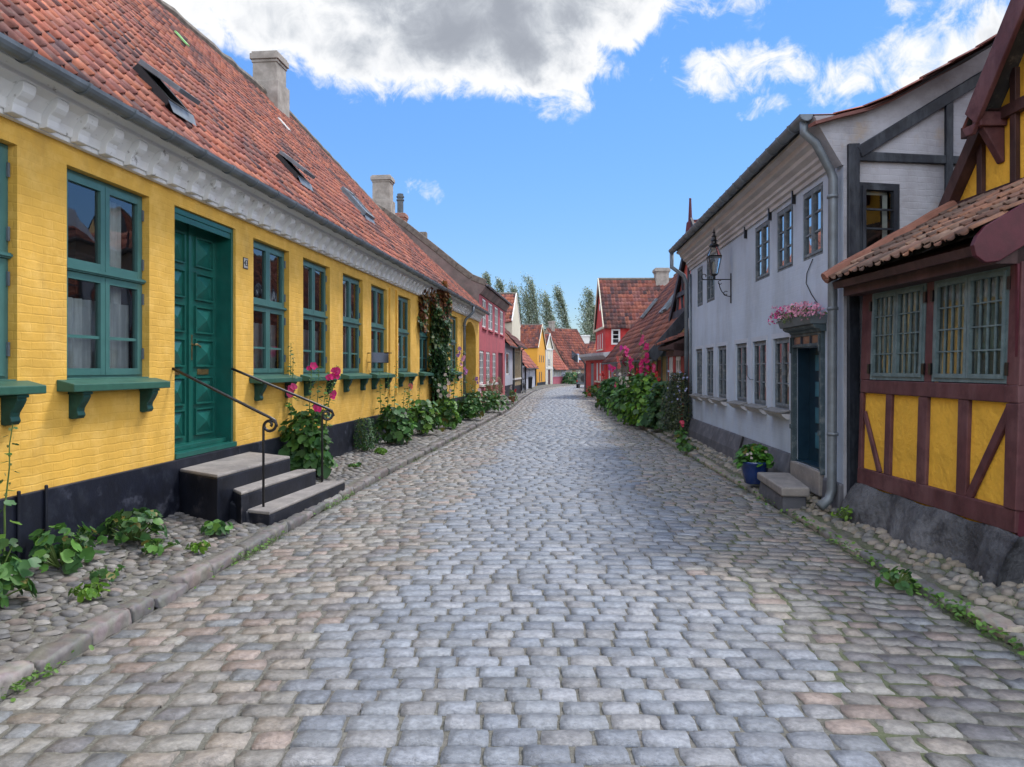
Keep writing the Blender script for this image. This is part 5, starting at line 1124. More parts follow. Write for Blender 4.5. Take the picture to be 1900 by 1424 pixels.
# red gabled house: gable towards the street, ridge running back
f4 = Frame(5.24, 47.2, -.04, -5.2); L4 = 5.2
h4 = [(.9, 1.5, 2.85, 3.75), (2.1, 2.7, 2.85, 3.75), (3.3, 3.9, 2.85, 3.75)]
rh = house('red_house', 'bright red two-storey gabled house with white windows and red tiled roof', 'house', f4, L4, 7, 4.05, 6.9, m_redw, holes=h4, wins=[h+(dict(rows=4, edge=.05, bar=.03),) for h in h4], ridge='y', nc=34, nr=13, over=.15, rmat=m_tile, rp=dict(dark=.45, pal=TILE_RED*[.85, .9, 1]), verge=m_offw)
fA = Frame(4.74, 48.4, .62, -7.4); LA = math.hypot(.62, 7.4); hA = [(fA.sx(a), fA.sx(b), .98, 2.02) for a, b in ((1106.5, 1109.5), (1112, 1115), (1122.5, 1126), (1129, 1132))]; dA = [(fA.sx(1096), fA.sx(1101.5), .1, 2.05), (fA.sx(1117), fA.sx(1120), .1, 2.02)]
mb = MB(); facade(mb, 0, LA, -.35, 2.2, hA+dA, .08, room=.3); mb.poly([(LA, 0, -.35), (LA, 1.2, -.35), (LA, 1.2, 2.2), (LA, 0, 2.2)]); mb.poly([(0, 0, -.35), (0, 1.2, -.35), (0, 1.2, 2.2), (0, 0, 2.2)]); mb.poly([(0, 0, 2.2), (LA, 0, 2.2), (LA, 1.2, 2.2), (0, 1.2, 2.2)]); mb.build('front_wall', [m_redw, m_dark], rh, fA.M)
for h in hA: window(rh, fA, *h, .02, m_wwin, rows=4, cas=2, edge=.07, bar=.04, glass=m_sky_glass); mb = MB(); mb.box(h[0]-.12, h[1]+.12, -.10, 0, h[2]-.1, h[2]-.01); mb.build('window_sill', m_offw, rh, fA.M)
for d_ in dA: mb = MB(); mb.box(d_[0]+.02, d_[1]-.02, .02, .06, .1, 2.0); mb.build('door', m_gwin, rh, fA.M)
mb = MB(); mb.box(dA[0][1], LA+.02, -.03, 0, -.35, .30); mb.build('plinth', m_bplin, rh, fA.M)
mb = MB(); mb.box(-.1, L4, -.10, 0, 3.95, 4.08); mb.box(.8, 4.0, -.06, 0, 2.74, 2.83); mb.box(L4+.0, L4+.06, -.1, 7, 3.93, 4.06); mb.build('white_trim', m_offw, rh, f4.M)
mb = MB(); mb.extr([(0, 2.2), (-.25, 2.25), (-.42, 2.42), (-.45, 2.58), (-.40, 2.56), (.9, 2.72)], -.2, LA+.12); mb.build('canopy', m_bcorn, rh, fA.M)
mb = MB(); mb.tube([(-.0, -.3, 2.3), (-.0, -.06, 2.0), (-.0, -.06, .1)], .06, 8); mb.build('downpipe', m_zinc, rh, fA.M)
mb = MB(); mb.lathe([(.0, 0), (.22, 0), (.22, .04), (0, .04)], (0, 0, 0), 14); mb.build('round_vent', m_wwin, rh, f4.M @ Matrix.Translation((2.6, -.0, 5.3)) @ Matrix.Rotation(math.pi/2, 4, 'X'))
Fn = Frame(*f4.w(L4+.005, 0, 0)[:2], *f4.v)                 # near side wall, faces the camera
# frame with y into the building for that wall
Fn = Frame(*f4.w(L4, 0, 0)[:2], f4.v[0], f4.v[1])
a = .32; window(rh, Fn, a, a+.50, 3.02, 3.90, -.04, m_wwin, rows=3, cas=1, edge=.06, bar=.035, glass=m_glass)
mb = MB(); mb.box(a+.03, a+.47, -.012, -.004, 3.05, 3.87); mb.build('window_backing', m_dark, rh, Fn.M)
chimney(rh, f4, L4*.5, 3.6, 6.3, 7.60, .75, .75, m_chim, cap=.08)
# roofs behind the red house, far right side of the bend
f5 = Frame(6.9, 62, -.55, -14.4); house('far_red_house', 'low house with dark hipped roof peeking past the red house', 'house', f5, 12, 6, 2.4, 4.2, m_redw, nc=36, nr=8, over=.4, rp=dict(dark=.5))
f6 = Frame(16, 88, -9, -22); house('bend_house', 'brown roofed house on the inside of the street bend', 'house', f6, 20, 7, 2.4, 5.2, m_bricky, nc=50, nr=8, over=.4, rp=dict(dark=.5))
# ================================================================== plants
def leafset(name, P, N_, S, C, kind, mt, parent=None, M=ID, asp=1.0):
    """many small leaf faces in one mesh; P centres, N_ facing, S sizes, C colours"""
    P = np.asarray(P, float); N_ = np.asarray(N_, float); n = len(P); S = np.asarray(S, float); C = np.asarray(C, float)
    if kind == 'mallow': k = 14; r = np.array([.30, .92, 1.0, .92, 1.0, .96, .90, 1.02, .90, .96, 1.0, .92, 1.0, .92]); a = np.linspace(-math.pi/2, 1.5*math.pi, k+1)[:-1]; T = np.stack([r*np.cos(a), r*np.sin(a), .16*r*r+.06*np.cos(3*a)*r], 1)
    elif kind == 'oval': k = 8; a = np.linspace(0, 2*math.pi, k+1)[:-1]; T = np.stack([.62*np.cos(a), np.sin(a)*(1+.12*np.sin(a)), .12*np.abs(np.cos(a))], 1)
    elif kind == 'small': k = 4; a = np.linspace(0, 2*math.pi, k+1)[:-1]; T = np.stack([.5*np.cos(a), np.sin(a), .15*np.abs(np.cos(a))], 1)
    elif kind == 'ivy': k = 6; a = np.linspace(0, 2*math.pi, k+1)[:-1]; T = np.stack([np.cos(a)*np.array([.9, .7, .7, .9, .7, .7]), np.sin(a), .1*np.abs(np.cos(a))], 1)
    elif kind == 'blade': k = 4; T = np.array([(-.06, -1, 0), (.06, -1, 0), (.03, .2, .06), (0, 1, .25)])
    elif kind == 'lance': k = 6; T = np.array([(0, -1, 0), (.16, -.4, .04), (.15, .2, .05), (0, 1, -.05), (-.15, .2, .05), (-.16, -.4, .04)])
    elif kind == 'petal': k = 10; a = np.linspace(0, 2*math.pi, k+1)[:-1]; r = 1+.08*np.cos(5*a); T = np.stack([r*np.cos(a), r*np.sin(a), np.full(k, .42)], 1)
    N_ = N_/np.maximum(np.linalg.norm(N_, axis=1, keepdims=True), 1e-6)
    ref = np.where(np.abs(N_[:, 2:3]) < .95, np.array([[0, 0, 1.0]]), np.array([[1.0, 0, 0]]))
    a1 = np.cross(ref, N_); a1 /= np.linalg.norm(a1, axis=1, keepdims=True); a2 = np.cross(N_, a1)
    sp = np.random.uniform(0, 2*np.pi, n) if kind not in ('blade', 'lance') else np.random.normal(0, .3, n)
    if kind == 'mallow': sp = np.random.normal(0, .8, n)
    b1 = a1*np.cos(sp)[:, None]+a2*np.sin(sp)[:, None]; b2 = -a1*np.sin(sp)[:, None]+a2*np.cos(sp)[:, None]
    Tt = T[None]*S[:, None, None]; Tt[:, :, 0] *= asp
    if kind not in ('blade',): Tt = Tt*np.random.uniform(.88, 1.12, (n, T.shape[0], 1))
    V = P[:, None]+b1[:, None]*Tt[:, :, 0:1]+b2[:, None]*Tt[:, :, 1:2]+N_[:, None]*Tt[:, :, 2:3]
    fan = kind not in ('blade', 'lance')
    if fan:
        V = np.concatenate([P[:, None], V], 1); K = k+1; q = np.array([(0, 1+i, 1+(i+1) % k) for i in range(k)])
        if kind == 'mallow': q = np.array([(0, 1+i, 1+(i+1) % k) for i in range(k)])
        F = (q[None]+(np.arange(n)*K)[:, None, None]).reshape(-1, 3)
    else:
        K = k; F = (np.arange(k)[None]+(np.arange(n)*K)[:, None])
    c = np.repeat(C, K, 0)
    if kind == 'petal': c = c.reshape(n, K, 3); c[:, 0] = c[:, 1]*.75+np.array([.5, .45, .3])*.22; c = c.reshape(-1, 3)
    return npmesh(name, V.reshape(-1, 3), [F], mt, parent, M, col=c)
G_MAL = np.array([(.055, .15, .03), (.075, .19, .035), (.045, .12, .035), (.10, .23, .04), (.06, .16, .055), (.04, .10, .03)])
G_DARK = np.array([(.03, .08, .03), (.04, .10, .035), (.025, .065, .03), (.05, .12, .03)])
G_LIME = np.array([(.15, .30, .03), (.18, .35, .04), (.11, .26, .03)])
def pick(pal, n, v=.25):
    pal = np.asarray(pal); c = pal[np.random.randint(0, len(pal), n)]*np.random.uniform(1-v, 1+v, (n, 1)); y = np.random.rand(n) < .05; c[y] = np.array([.22, .20, .05])*np.random.uniform(.6, 1.1, (y.sum(), 1)); return c
def dome(n, r, h, squash=1.0, fill=.55):
    """points in a dome-like clump with outward facing normals"""
    t = np.random.uniform(0, 2*np.pi, n); u = np.random.uniform(0, 1, n)**.7; ph = np.arccos(np.clip(1-u, -1, 1)); k = np.random.uniform(fill, 1, n)
    lob = 1+.22*np.sin(3*t+r*40)+.15*np.sin(5*t+h*31)
    x = r*lob*np.sin(ph)*np.cos(t)*k; y = r*lob*np.sin(ph)*np.sin(t)*k*squash; z = h*(.06+.94*np.cos(ph)*np.random.uniform(fill, 1, n))
    z = h*np.random.uniform(.05, 1, n)**.9; rr = r*lob*np.sqrt(np.clip(1-(z/h*.88)**2, .05, 1))*k; x = rr*np.cos(t); y = rr*np.sin(t)*squash
    N_ = np.stack([np.cos(t)*(.75+.0*z), np.sin(t)*.75, .35+.7*z/h], 1)+np.random.normal(0, .38, (n, 3))
    return np.stack([x, y, z], 1), N_
FM = {}
def flower_mesh(col, r):
    key = (col, round(r, 3))
    if key in FM: return FM[key]
    o = leafset('flower', [(0, 0, 0)], [(0, 0, 1)], [r], [col], 'petal', m_petal); me = o.data; bpy.data.objects.remove(o); FM[key] = me; return me
def add_flower(parent, base, p, nrm, r, col, name='flower'):
    o = bpy.data.objects.new(name, flower_mesh(col, r)); COL.objects.link(o)
    q = Vector(nrm).to_track_quat('Z', 'Y').to_matrix().to_4x4()
    setm(o, Matrix.Translation(Vector(base)+Vector(p)) @ q @ Matrix.Rotation(random.random()*6, 4, 'Z'), parent); return o
def plant(name, label, pos, r, h, n, ls, pal=G_MAL, kind='mallow', stalks=(), group=None, cat='plant', squash=.9, buds=True, face=(.6, -.8, .1)):
    root = tag(empty(name, Matrix.Translation(pos)), label, cat, group); M = WM[root.name]
    P, N_ = dome(n, r, h, squash); S = ls*np.random.uniform(.45, 1.1, n)*(1.1-.35*P[:, 2]/h)
    C = pick(pal, n)
    sm = MB(); m_ = min(n, 40)
    for i in range(m_): sm.tube([(P[i, 0]*.15, P[i, 1]*.15, 0), (P[i, 0]*.6, P[i, 1]*.6, P[i, 2]*.6), tuple(P[i])], .004+.02*ls, 4, caps=False)
    Pl, Nl, Sl, Cl = [], [], [], []; fl = []
    for (dx, dy, sh, lx, ly, nf, col, fr_) in stalks:
        nf = int(math.ceil(nf*1.2))
        pts = [Vector((dx, dy, 0))]
        for k in range(1, 9):
            t = k/8; pts.append(Vector((dx+lx*t*t+random.uniform(-.006, .006), dy+ly*t*t+random.uniform(-.006, .006), sh*t)))
        sm.tube(pts, [.009*(1-.6*k/8) for k in range(9)], 5)
        z = h*.5; side = 0
        while z < sh:
            t = z/sh; c = Vector((dx+lx*t*t, dy+ly*t*t, z)); ang = side*2.4; side += 1
            dirv = Vector((math.cos(ang), math.sin(ang), .35)); sz = ls*.62*(1.15-t)+.010
            o = sz*1.2+.01
            Pl.append(c+dirv*o); Nl.append(Vector((dirv.x*.5, dirv.y*.5, 1))+Vector((random.uniform(-.3, .3), random.uniform(-.3, .3), 0))); Sl.append(sz); Cl.append(random.choice(list(pal)))
            if buds and t > .55: Pl.append(c+Vector((-dirv.x, -dirv.y, .2))*.018); Nl.append(Vector((dirv.x, dirv.y, .2))); Sl.append(.013); Cl.append((.16, .22, .08))
            z += .055+.04*(1-t)
        for k in range(nf):
            t = fr_[0]+(fr_[1]-fr_[0])*(k+.5)/max(nf, 1)+random.uniform(-.02, .02); c = Vector((dx+lx*t*t, dy+ly*t*t, sh*t)); nv = Vector(face)+Vector((random.uniform(-.8, .8), random.uniform(-.4, .4), random.uniform(-.2, .4))); nv.normalize()
            fl.append((c+nv*.045, nv, random.uniform(.045, .062), col))
    sm.build('stem', m_stem, root, M)
    leafset('foliage', P, N_, S, C, kind, m_leaf, root, M)
    if Pl: leafset('stalk_leaves', [tuple(p) for p in Pl], [tuple(p) for p in Nl], Sl, Cl, 'mallow' if ls > .03 else 'oval', m_leaf, root, M)
    for c, nv, rr, col in fl: add_flower(root, M.translation, c, nv, rr, col)
    return root
MAG = (.56, .008, .16); PNK = (.60, .06, .20); RED_ = (.42, .012, .03); DRK = (.12, .005, .03); WHT = (.50, .45, .42); LIL = (.34, .15, .36); SAL = (.55, .12, .12)
# left pavement
plant('mallow_plant', 'large pale-leaved mallow with one tall bud stalk at the near left corner', (-3.50, 5.02, .13), .30, .40, 90, .072, stalks=[(-.05, .25, 1.18, .06, .0, 0, MAG, (.7, .9)), (-.12, .1, .8, -.05, .0, 0, MAG, (.7, .9))], group='mallows along the yellow house')
plant('mallow_plant', 'broad mallow clump against the black plinth, second from the near left corner', (-3.55, 5.95, .14), .30, .30, 90, .068, group='mallows along the yellow house')
plant('mallow_plant', 'low rounded mallow with dark green leaves just before the steps', (-3.42, 6.82, .15), .29, .26, 110, .062, pal=G_MAL*.85, group='mallows along the yellow house')
for k, (x, y, r, l) in enumerate([(-3.05, 5.68, .14, 'small bright weed between cobbles in front of the broad mallow'), (-2.95, 5.25, .11, 'tiny yellow-green weed nearest the kerb on the left cobbles'), (-2.85, 7.25, .16, 'leafy weed between cobbles beside the lowest step'), (-2.72, 6.55, .11, 'lime green seedling near the kerb before the steps'), (-3.05, 6.5, .16, 'flat spreading weed at the foot of the dark round mallow'), (-2.45, 14.0, .12, 'small green weed at the foot of the dense round bush'), (-2.5, 12.0, .12, 'sprawling weed beside the pink hollyhock')]):
    plant('weed', l, (x, y, .13), r, r*.55, 34, .032+.012*(k % 3), pal=G_LIME*.8 if k % 2 else G_MAL, group='weeds on the left pavement')
plant('hollyhock', 'tall hollyhock with magenta flowers behind the right handrail', (-3.0, 11.0, .13), .40, .92, 260, .105, group='hollyhocks along the yellow house', squash=.8,
      stalks=[(-.30, .2, 1.95, .02, 0, 1, (.35, .05, .15), (.62, .7)), (-.22, .0, 1.72, .03, 0, 2, PNK, (.66, .78)), (0, .1, 1.62, .05, 0, 1, MAG, (.93, 1.0)), (.18, .0, 1.5, .16, -.05, 1, MAG, (.94, .98)), (.22, .1, 1.62, .20, 0, 3, MAG, (.86, .97)), (.25, -.05, 1.35, .15, 0, 1, MAG, (.84, .9)), (.1, .15, 1.62, .05, 0, 0, MAG, (.9, 1)), (.12, -.2, 1.0, .06, 0, 1, MAG, (.97, 1.0))])
plant('bush', 'dense dark green rounded bush against the navy plinth', (-2.78, 14.3, .14), .29, .62, 1500, .030, pal=G_DARK*1.25, kind='small', group=None, cat='bush')
plant('hollyhock', 'hollyhock with several thin bare bud stalks beside the dense bush', (-2.45, 15.8, .14), .44, .72, 240, .10, group='hollyhocks along the yellow house', stalks=[(-.3, 0, 1.5, -.02, 0, 0, PNK, (0, 1)), (-.18, .1, 1.45, .03, 0, 0, PNK, (0, 1)), (-.05, .1, 1.72, .08, 0, 0, PNK, (0, 1)), (.15, 0, 1.15, .06, 0, 1, WHT, (.5, .55)), (.22, .1, 1.3, .1, 0, 0, PNK, (0, 1))])
plant('hollyhock', 'bushy hollyhock with light green leaves between the bare-stalked one and the ivy', (-2.15, 18.0, .14), .46, .78, 230, .10, pal=np.concatenate([G_MAL, G_LIME*.8]), group='hollyhocks along the yellow house', stalks=[(-.3, 0, 1.35, 0, 0, 1, SAL, (.8, .86)), (-.1, 0, 1.1, .05, 0, 0, PNK, (0, 1))])
plant('hollyhock', 'hollyhock with white and cream flowers at the foot of the ivy', (-1.72, 20.0, .14), .42, .70, 200, .095, pal=np.concatenate([G_MAL, G_LIME*.9]), group='hollyhocks along the yellow house', stalks=[(-.1, 0, 1.75, .1, 0, 3, WHT, (.55, .95)), (.05, 0, 1.5, .02, 0, 2, (.7, .5, .45), (.5, .8)), (-.2, .1, 1.3, -.05, 0, 2, WHT, (.6, .9)), (.15, .1, 2.2, .15, 0, 2, LIL, (.85, .97)), (.1, 0, 2.0, .35, 0, 2, (.7, .3, .45), (.8, .97))])
plant('hollyhock', 'hollyhock with lilac and pale flowers in front of the arched gateway', (-1.32, 23.4, .14), .46, .62, 200, .10, group='hollyhocks along the yellow house', stalks=[(.1, 0, 1.25, .12, 0, 2, LIL, (.9, 1)), (-.2, 0, 1.35, -.1, 0, 1, (.7, .55, .6), (.9, 1)), (-.1, .1, 1.7, -.05, 0, 2, (.55, .2, .5), (.8, .95)), (.2, 0, .9, .1, 0, 1, (.7, .5, .55), (.9, 1)), (0, 0, 1.1, .02, 0, 0, PNK, (0, 1))])
plant('shrub', 'wide low shrub with dry brownish stems under the pink house windows', (-1.0, 27.6, .14), .85, .72, 420, .085, group=None, cat='shrub', pal=G_MAL, stalks=[(-.5, 0, 1.3, .1, 0, 0, PNK, (0, 1)), (0, .3, 1.5, .1, 0, 0, PNK, (0, 1)), (.3, 0, 1.25, .1, 0, 1, WHT, (.5, .6)), (.5, 0, 1.4, .1, 0, 0, PNK, (0, 1))])
plant('dry_grass', 'tall brownish feathery plant beside the pink house door', (-.75, 31.5, .14), .55, 1.2, 420, .09, kind='lance', pal=[(.22, .19, .09), (.18, .19, .07), (.26, .20, .11), (.12, .17, .05)], cat='plant')
# ivy on the yellow house wall
iv = tag(empty('climbing_ivy', Matrix.Translation(FL_.w(sY(22.0), -.1, .1))), 'thick ivy column, dark green below and reddish brown at the top, on the yellow wall', 'climbing plant')
n = 10500; rng = np.random.RandomState(5); z = rng.uniform(.1, 4.15, n)**1.0; 
tz = z/4.15; half = np.where(z > 3.3, .95+.85*(z-3.3)/.8, .84+.10*np.sin(z*4)-.22*np.clip(1.2-z, 0, 1)); cen = 22.05-np.clip(z-3.1, 0, 1)*.35+.12*np.sin(z*2.2)
s = cen+half*np.clip(rng.normal(0, .52, n), -1.15, 1.15); out = .04+(.32+.10*np.sin(z*6+s*3))*np.sqrt(np.clip(1-((s-cen)/half/1.2)**2, .05, 1))*rng.uniform(.35, 1, n)
trail = rng.rand(n) < .07; z = np.where(trail, rng.uniform(2.7, 4.0, n), z); s = np.where(trail, 20.3+rng.normal(0, .13, n)+(4-z)*-.12, s); out = np.where(trail, rng.uniform(.03, .16, n), out)
lowt = rng.rand(n) < .10; s = np.where(lowt & ~trail, 23.2+rng.normal(0, .3, n), s); z = np.where(lowt & ~trail, rng.uniform(1.2, 3.6, n), z); out = np.where(lowt & ~trail, rng.uniform(.02, .2, n), out)
P = np.array([tuple(FL_.w(sY(1)*a, -b, c)) for a, b, c in zip(s, out, z)]); nb = np.array([-FL_.v[0], -FL_.v[1], .35])
f = z+.35*np.sin(s*7)+rng.normal(0, .35, n); red = np.array([(.22, .07, .03), (.26, .10, .035), (.16, .06, .03), (.27, .15, .05), (.18, .11, .035)]); 
C = np.where((f > 3.45)[:, None] | (trail & (rng.rand(n) < .7))[:, None], red[rng.randint(0, 5, n)], G_DARK[rng.randint(0, 4, n)]*1.05); mid_ = (f > 2.2) & (f < 3.3) & (rng.rand(n) < .4); C = np.where(mid_[:, None], np.array([[.09, .12, .03]]), C)*rng.uniform(.75, 1.25, (n, 1))
leafset('foliage', P, nb+rng.normal(0, .45, (n, 3)), rng.uniform(.035, .075, n), C, 'ivy', m_leaf, iv)
mb = MB()
for k in range(7): a = 22+.5*math.sin(k*2.1); mb.tube([FL_.w(sY(a), -.06, .1), FL_.w(sY(a+.1*math.sin(k)), -.08, 1.5), FL_.w(sY(a+.3*math.sin(k*3)), -.07, 2.8), FL_.w(sY(22+.7*math.sin(k*1.7)), -.05, 3.9)], .022, 5)
mb.build('trunk', m_bark, iv)
# steps, pots at the grey house
mb = MB(); p_ = (-.34, 33.6); mb.box(p_[0]-.28, p_[0]+.30, p_[1]-.4, p_[1]+.5, .1, .27); mb.box(p_[0]-.30, p_[0]+.02, p_[1]-.2, p_[1]+.6, .27, .50)
tag(mb.build('door_step', m_step, bevel=.02), 'two low pale stone steps at the end of the pink house', 'step')
pl_ = plant('flower_pot', 'potted plant with red and white flowers beside the low pale steps', (-.0, 34.6, .14), .28, .55, 120, .05, cat='potted plant', stalks=[(.05, 0, .62, .1, 0, 2, RED_, (.7, 1)), (-.1, 0, .75, .0, 0, 2, WHT, (.8, 1))])
mb = MB(); mb.lathe([(.10, 0), (.16, .24), (.18, .25), (.18, .28)], (0, 0, 0), 12); mb.build('pot', mat('terracotta', (.30, .12, .07), .8), pl_, WM[pl_.name])
# dark bicycle leaning at the cream house and a black bin
bk = tag(empty('bicycle', Matrix.Translation((.80, 50.5, gz(50)+.1))), 'small dark bicycle leaning near the end of the cream house', 'bicycle'); Mb = WM[bk.name] @ Matrix.Rotation(math.radians(80), 4, 'Z')
def ringpts(cx, cz, r, n=18): return [(cx+r*math.cos(2*math.pi*k/n), 0, cz+r*math.sin(2*math.pi*k/n)) for k in range(n+1)]
for cx in (-.52, .52):
    mb = MB(); mb.tube(ringpts(cx, .34, .33), .02, 6); w_ = mb.build('wheel', m_plast, bk, Mb); mb = MB()
    for k in range(8): mb.tube([(cx, 0, .34), (cx+.31*math.cos(k*.785), 0, .34+.31*math.sin(k*.785))], .004, 4)
    mb.build('spokes', m_zinc, w_, Mb)
mb = MB()
for p, q in (((-.52, 0, .34), (-.15, 0, .80)), ((-.52, 0, .34), (-.05, 0, .32)), ((-.05, 0, .32), (-.18, 0, .92)), ((-.05, 0, .32), (.36, 0, .80)), ((-.15, 0, .78), (.35, 0, .82)), ((.52, 0, .34), (.33, 0, .98))): mb.tube([p, q], .017, 6)
mb.build('frame', m_iron, bk, Mb); mb = MB(); mb.tube([(.22, -.26, 1.0), (.32, -.12, 1.0), (.33, .12, 1.0), (.22, .26, 1.0)], .013, 6); mb.build('handlebar', m_plast, bk, Mb); mb = MB(); mb.prism([(-.32, -.08, .92), (-.05, -.02, .92), (-.05, .02, .92), (-.32, .08, .92)], [(-.32, -.07, .97), (-.05, -.02, .96), (-.05, .02, .96), (-.32, .07, .97)]); mb.build('saddle', m_plast, bk, Mb, bevel=.01)
bn = tag(empty('wheeled_bin', Matrix.Translation((1.42, 63.5, gz(63.5)+.1))), 'black wheeled bin standing against the low grey house', 'bin'); Mn = WM[bn.name]
mb = MB(); mb.prism([(-.24, -.26, .06), (.24, -.26, .06), (.24, .26, .06), (-.24, .26, .06)], [(-.3, -.34, .95), (.3, -.34, .95), (.3, .34, .95), (-.3, .34, .95)]); mb.build('body', m_plast, bn, Mn, bevel=.02)
mb = MB(); mb.prism([(-.32, -.37, .95), (.32, -.37, .95), (.32, .36, .95), (-.32, .36, .95)], [(-.3, -.34, 1.0), (.3, -.34, 1.0), (.28, .34, 1.06), (-.28, .34, 1.06)]); mb.build('lid', m_plast, bn, Mn)
for x in (-.24, .24): mb = MB(); mb.tube([(x-.03, .27, .1), (x+.03, .27, .1)], .1, 12); mb.build('wheel', m_iron, bn, Mn)
# small dark off-roader parked at the bend
cr = tag(empty('parked_car', Matrix.Translation((6.9, 71.5, gz(71.5)+.02)) @ Matrix.Rotation(math.radians(-8), 4, 'Z')), 'small dark green upright off-road car parked at the far right bend', 'car'); Mc = WM[cr.name]
mb = MB(); mb.extr([(-1.7, .38), (1.7, .38), (1.75, .85), (.85, .92), (.55, .95), (-1.72, .95), (-1.75, .6)], -.68, .68); mb.build('body', mat('car_paint', (.012, .022, .022), .3, .1, spec=.6, coat=.5), cr, Mc, bevel=.05)
mb = MB(); mb.extr([(-1.68, .95), (.5, .95), (.25, 1.38), (-1.6, 1.40)], -.62, .62); mb.build('cabin', m_plast, cr, Mc, bevel=.05)
mb = MB(); mb.box(-.5, .5, -1.70, -1.66, 1.0, 1.32); mb.build('rear_window', mat('car_glass', (.12, .13, .13), .1, .1), cr, Mc)
for x in (-.63, .63):
    for y in (-1.1, 1.15): mb = MB(); mb.tube([(x-.1, y, .33), (x+.1, y, .33)], .33, 16); mb.build('wheel', m_iron, cr, Mc)
    mb = MB(); mb.box(x-.08, x+.05, -1.78, -1.74, .62, .78); mb.build('tail_light', mat('tail_lamp', (.4, .02, .02), .3), cr, Mc)
mb = MB(); mb.box(-.66, .66, -1.84, -1.76, .42, .56); mb.build('bumper', m_zinc, cr, Mc, bevel=.02)
mb = MB(); mb.tube([(0, -1.80, .95), (0, -1.90, .95)], .3, 18); mb.build('spare_wheel', m_iron, cr, Mc)

# ---- right side flower border in front of the cottages
rb_ = 'flower border along the right pavement'
spec = [(3.98, 19.6, .55, 1.25, [(-.1, 0, 1.55, -.1, 0, 2, RED_, (.85, .98))], 'dark leafy mallow beside the blue-flowered aster, without tall spikes', G_DARK*1.2),
 (3.78, 20.9, .62, 1.45, [(-.15, 0, 2.70, -.05, 0, 3, PNK, (.84, .92)), (-.05, 0, 2.35, .0, 0, 9, MAG, (.62, .98)), (-.2, 0, 1.95, .05, 0, 6, MAG, (.75, .98)), (.1, 0, 1.8, .1, 0, 3, PNK, (.8, .95)), (0, .2, 1.9, .2, 0, 2, RED_, (.8, .95))], 'tallest hollyhock with a very long pink spike and big lime green leaves', np.concatenate([G_MAL, G_LIME, G_LIME])),
 (3.75, 22.3, .62, 1.35, [(-.15, 0, 2.0, -.1, 0, 8, MAG, (.78, .98)), (.05, 0, 1.9, .05, 0, 8, MAG, (.8, .99)), (.2, 0, 1.7, .1, 0, 3, RED_, (.8, .95)), (-.35, 0, 1.35, 0, 0, 3, WHT, (.7, 1))], 'hollyhock with dense clusters of magenta flowers in the middle of the right border', G_MAL),
 (3.80, 23.8, .60, 1.35, [(-.1, 0, 2.35, -.1, 0, 6, (.80, .07, .30), (.85, .99)), (.1, 0, 1.7, .1, 0, 4, RED_, (.8, .95)), (-.3, 0, 1.45, -.1, 0, 3, WHT, (.8, .98)), (.2, .1, 1.85, .1, 0, 3, SAL, (.8, 1))], 'hollyhock with one high pink spray above red and white flowers', G_MAL*.9),
 (3.88, 25.4, .60, 1.3, [(-.2, 0, 2.05, -.1, 0, 5, SAL, (.8, .98)), (.1, 0, 1.6, 0, 0, 4, DRK, (.8, .95)), (-.35, 0, 1.2, 0, 0, 2, PNK, (.8, .95))], 'hollyhock with salmon pink flowers and dark red ones beneath', G_MAL),
 (3.92, 27.0, .62, 1.3, [(-.2, 0, 1.75, -.1, 0, 4, MAG, (.85, .98)), (.1, 0, 2.1, 0, 0, 7, DRK, (.82, .99)), (.25, 0, 1.6, 0, 0, 3, PNK, (.8, .95))], 'hollyhock with near-black maroon flowers towards the far end of the border', G_DARK*1.3),
 (4.0, 28.8, .62, 1.25, [(-.2, 0, 1.8, -.1, 0, 3, (.45, .03, .22), (.85, .98)), (.2, 0, 2.5, 0, 0, 3, (.5, .02, .3), (.9, .99))], 'leafy hollyhock with a few purple flowers, second from the far end of the border', G_MAL*.9),
 (4.02, 30.8, .66, 1.15, [(-.2, 0, 1.5, -.1, 0, 4, RED_, (.8, .98)), (-.35, 0, 1.45, 0, 0, 2, SAL, (.8, .98)), (.2, 0, 1.5, 0, 0, 2, RED_, (.8, .9))], 'rounded dark hollyhock with red flowers ending the right border', G_DARK*1.4)]
for x, y, r, h, sk, lb, pal in spec:
    plant('hollyhock', lb, (x, y, .08), r, h, 560, .105, pal=pal, stalks=sk, group=rb_, face=(-.4, -.9, .1))
# pale blue aster by the house corner
asr = plant('aster', 'tall dark feathery aster with pale lilac-blue flowers at the blue house corner', (3.90, 17.7, .1), .40, 1.5, 5200, .036, kind='small', pal=[(.05, .075, .045), (.07, .10, .05), (.04, .06, .045), (.10, .12, .07)], cat='plant')
for k in range(34): t = random.uniform(0, 6.28); rr = .34*math.sqrt(random.random()); add_flower(asr, (3.90, 17.7, .1), (rr*math.cos(t), rr*math.sin(t), random.uniform(.75, 1.62)), (-.5, -1, random.uniform(-.3, .6)), .024, (.38, .42, .68))
plant('mallow_plant', 'young mallow with one red flower at the kerb under the aster', (3.62, 16.2, .1), .20, .25, 60, .06, stalks=[(0, 0, .45, 0, 0, 1, (.6, .05, .12), (.8, .95))])
plant('mallow_plant', 'flat pale mallow seedling spilling over the right kerb', (3.45, 14.9, .09), .2, .12, 40, .065)
plant('bush', 'small leafy bush at the foot of the red house door', (5.05, 44.5, gz(44)+.05), .75, .75, 260, .10, pal=np.concatenate([G_MAL, G_LIME*.7]), cat='bush')
plant('bush', 'round green bush in front of the brick house at the far bend', (7.6, 94, gz(94)), 1.6, 1.5, 500, .2, pal=G_DARK*1.6, cat='bush')
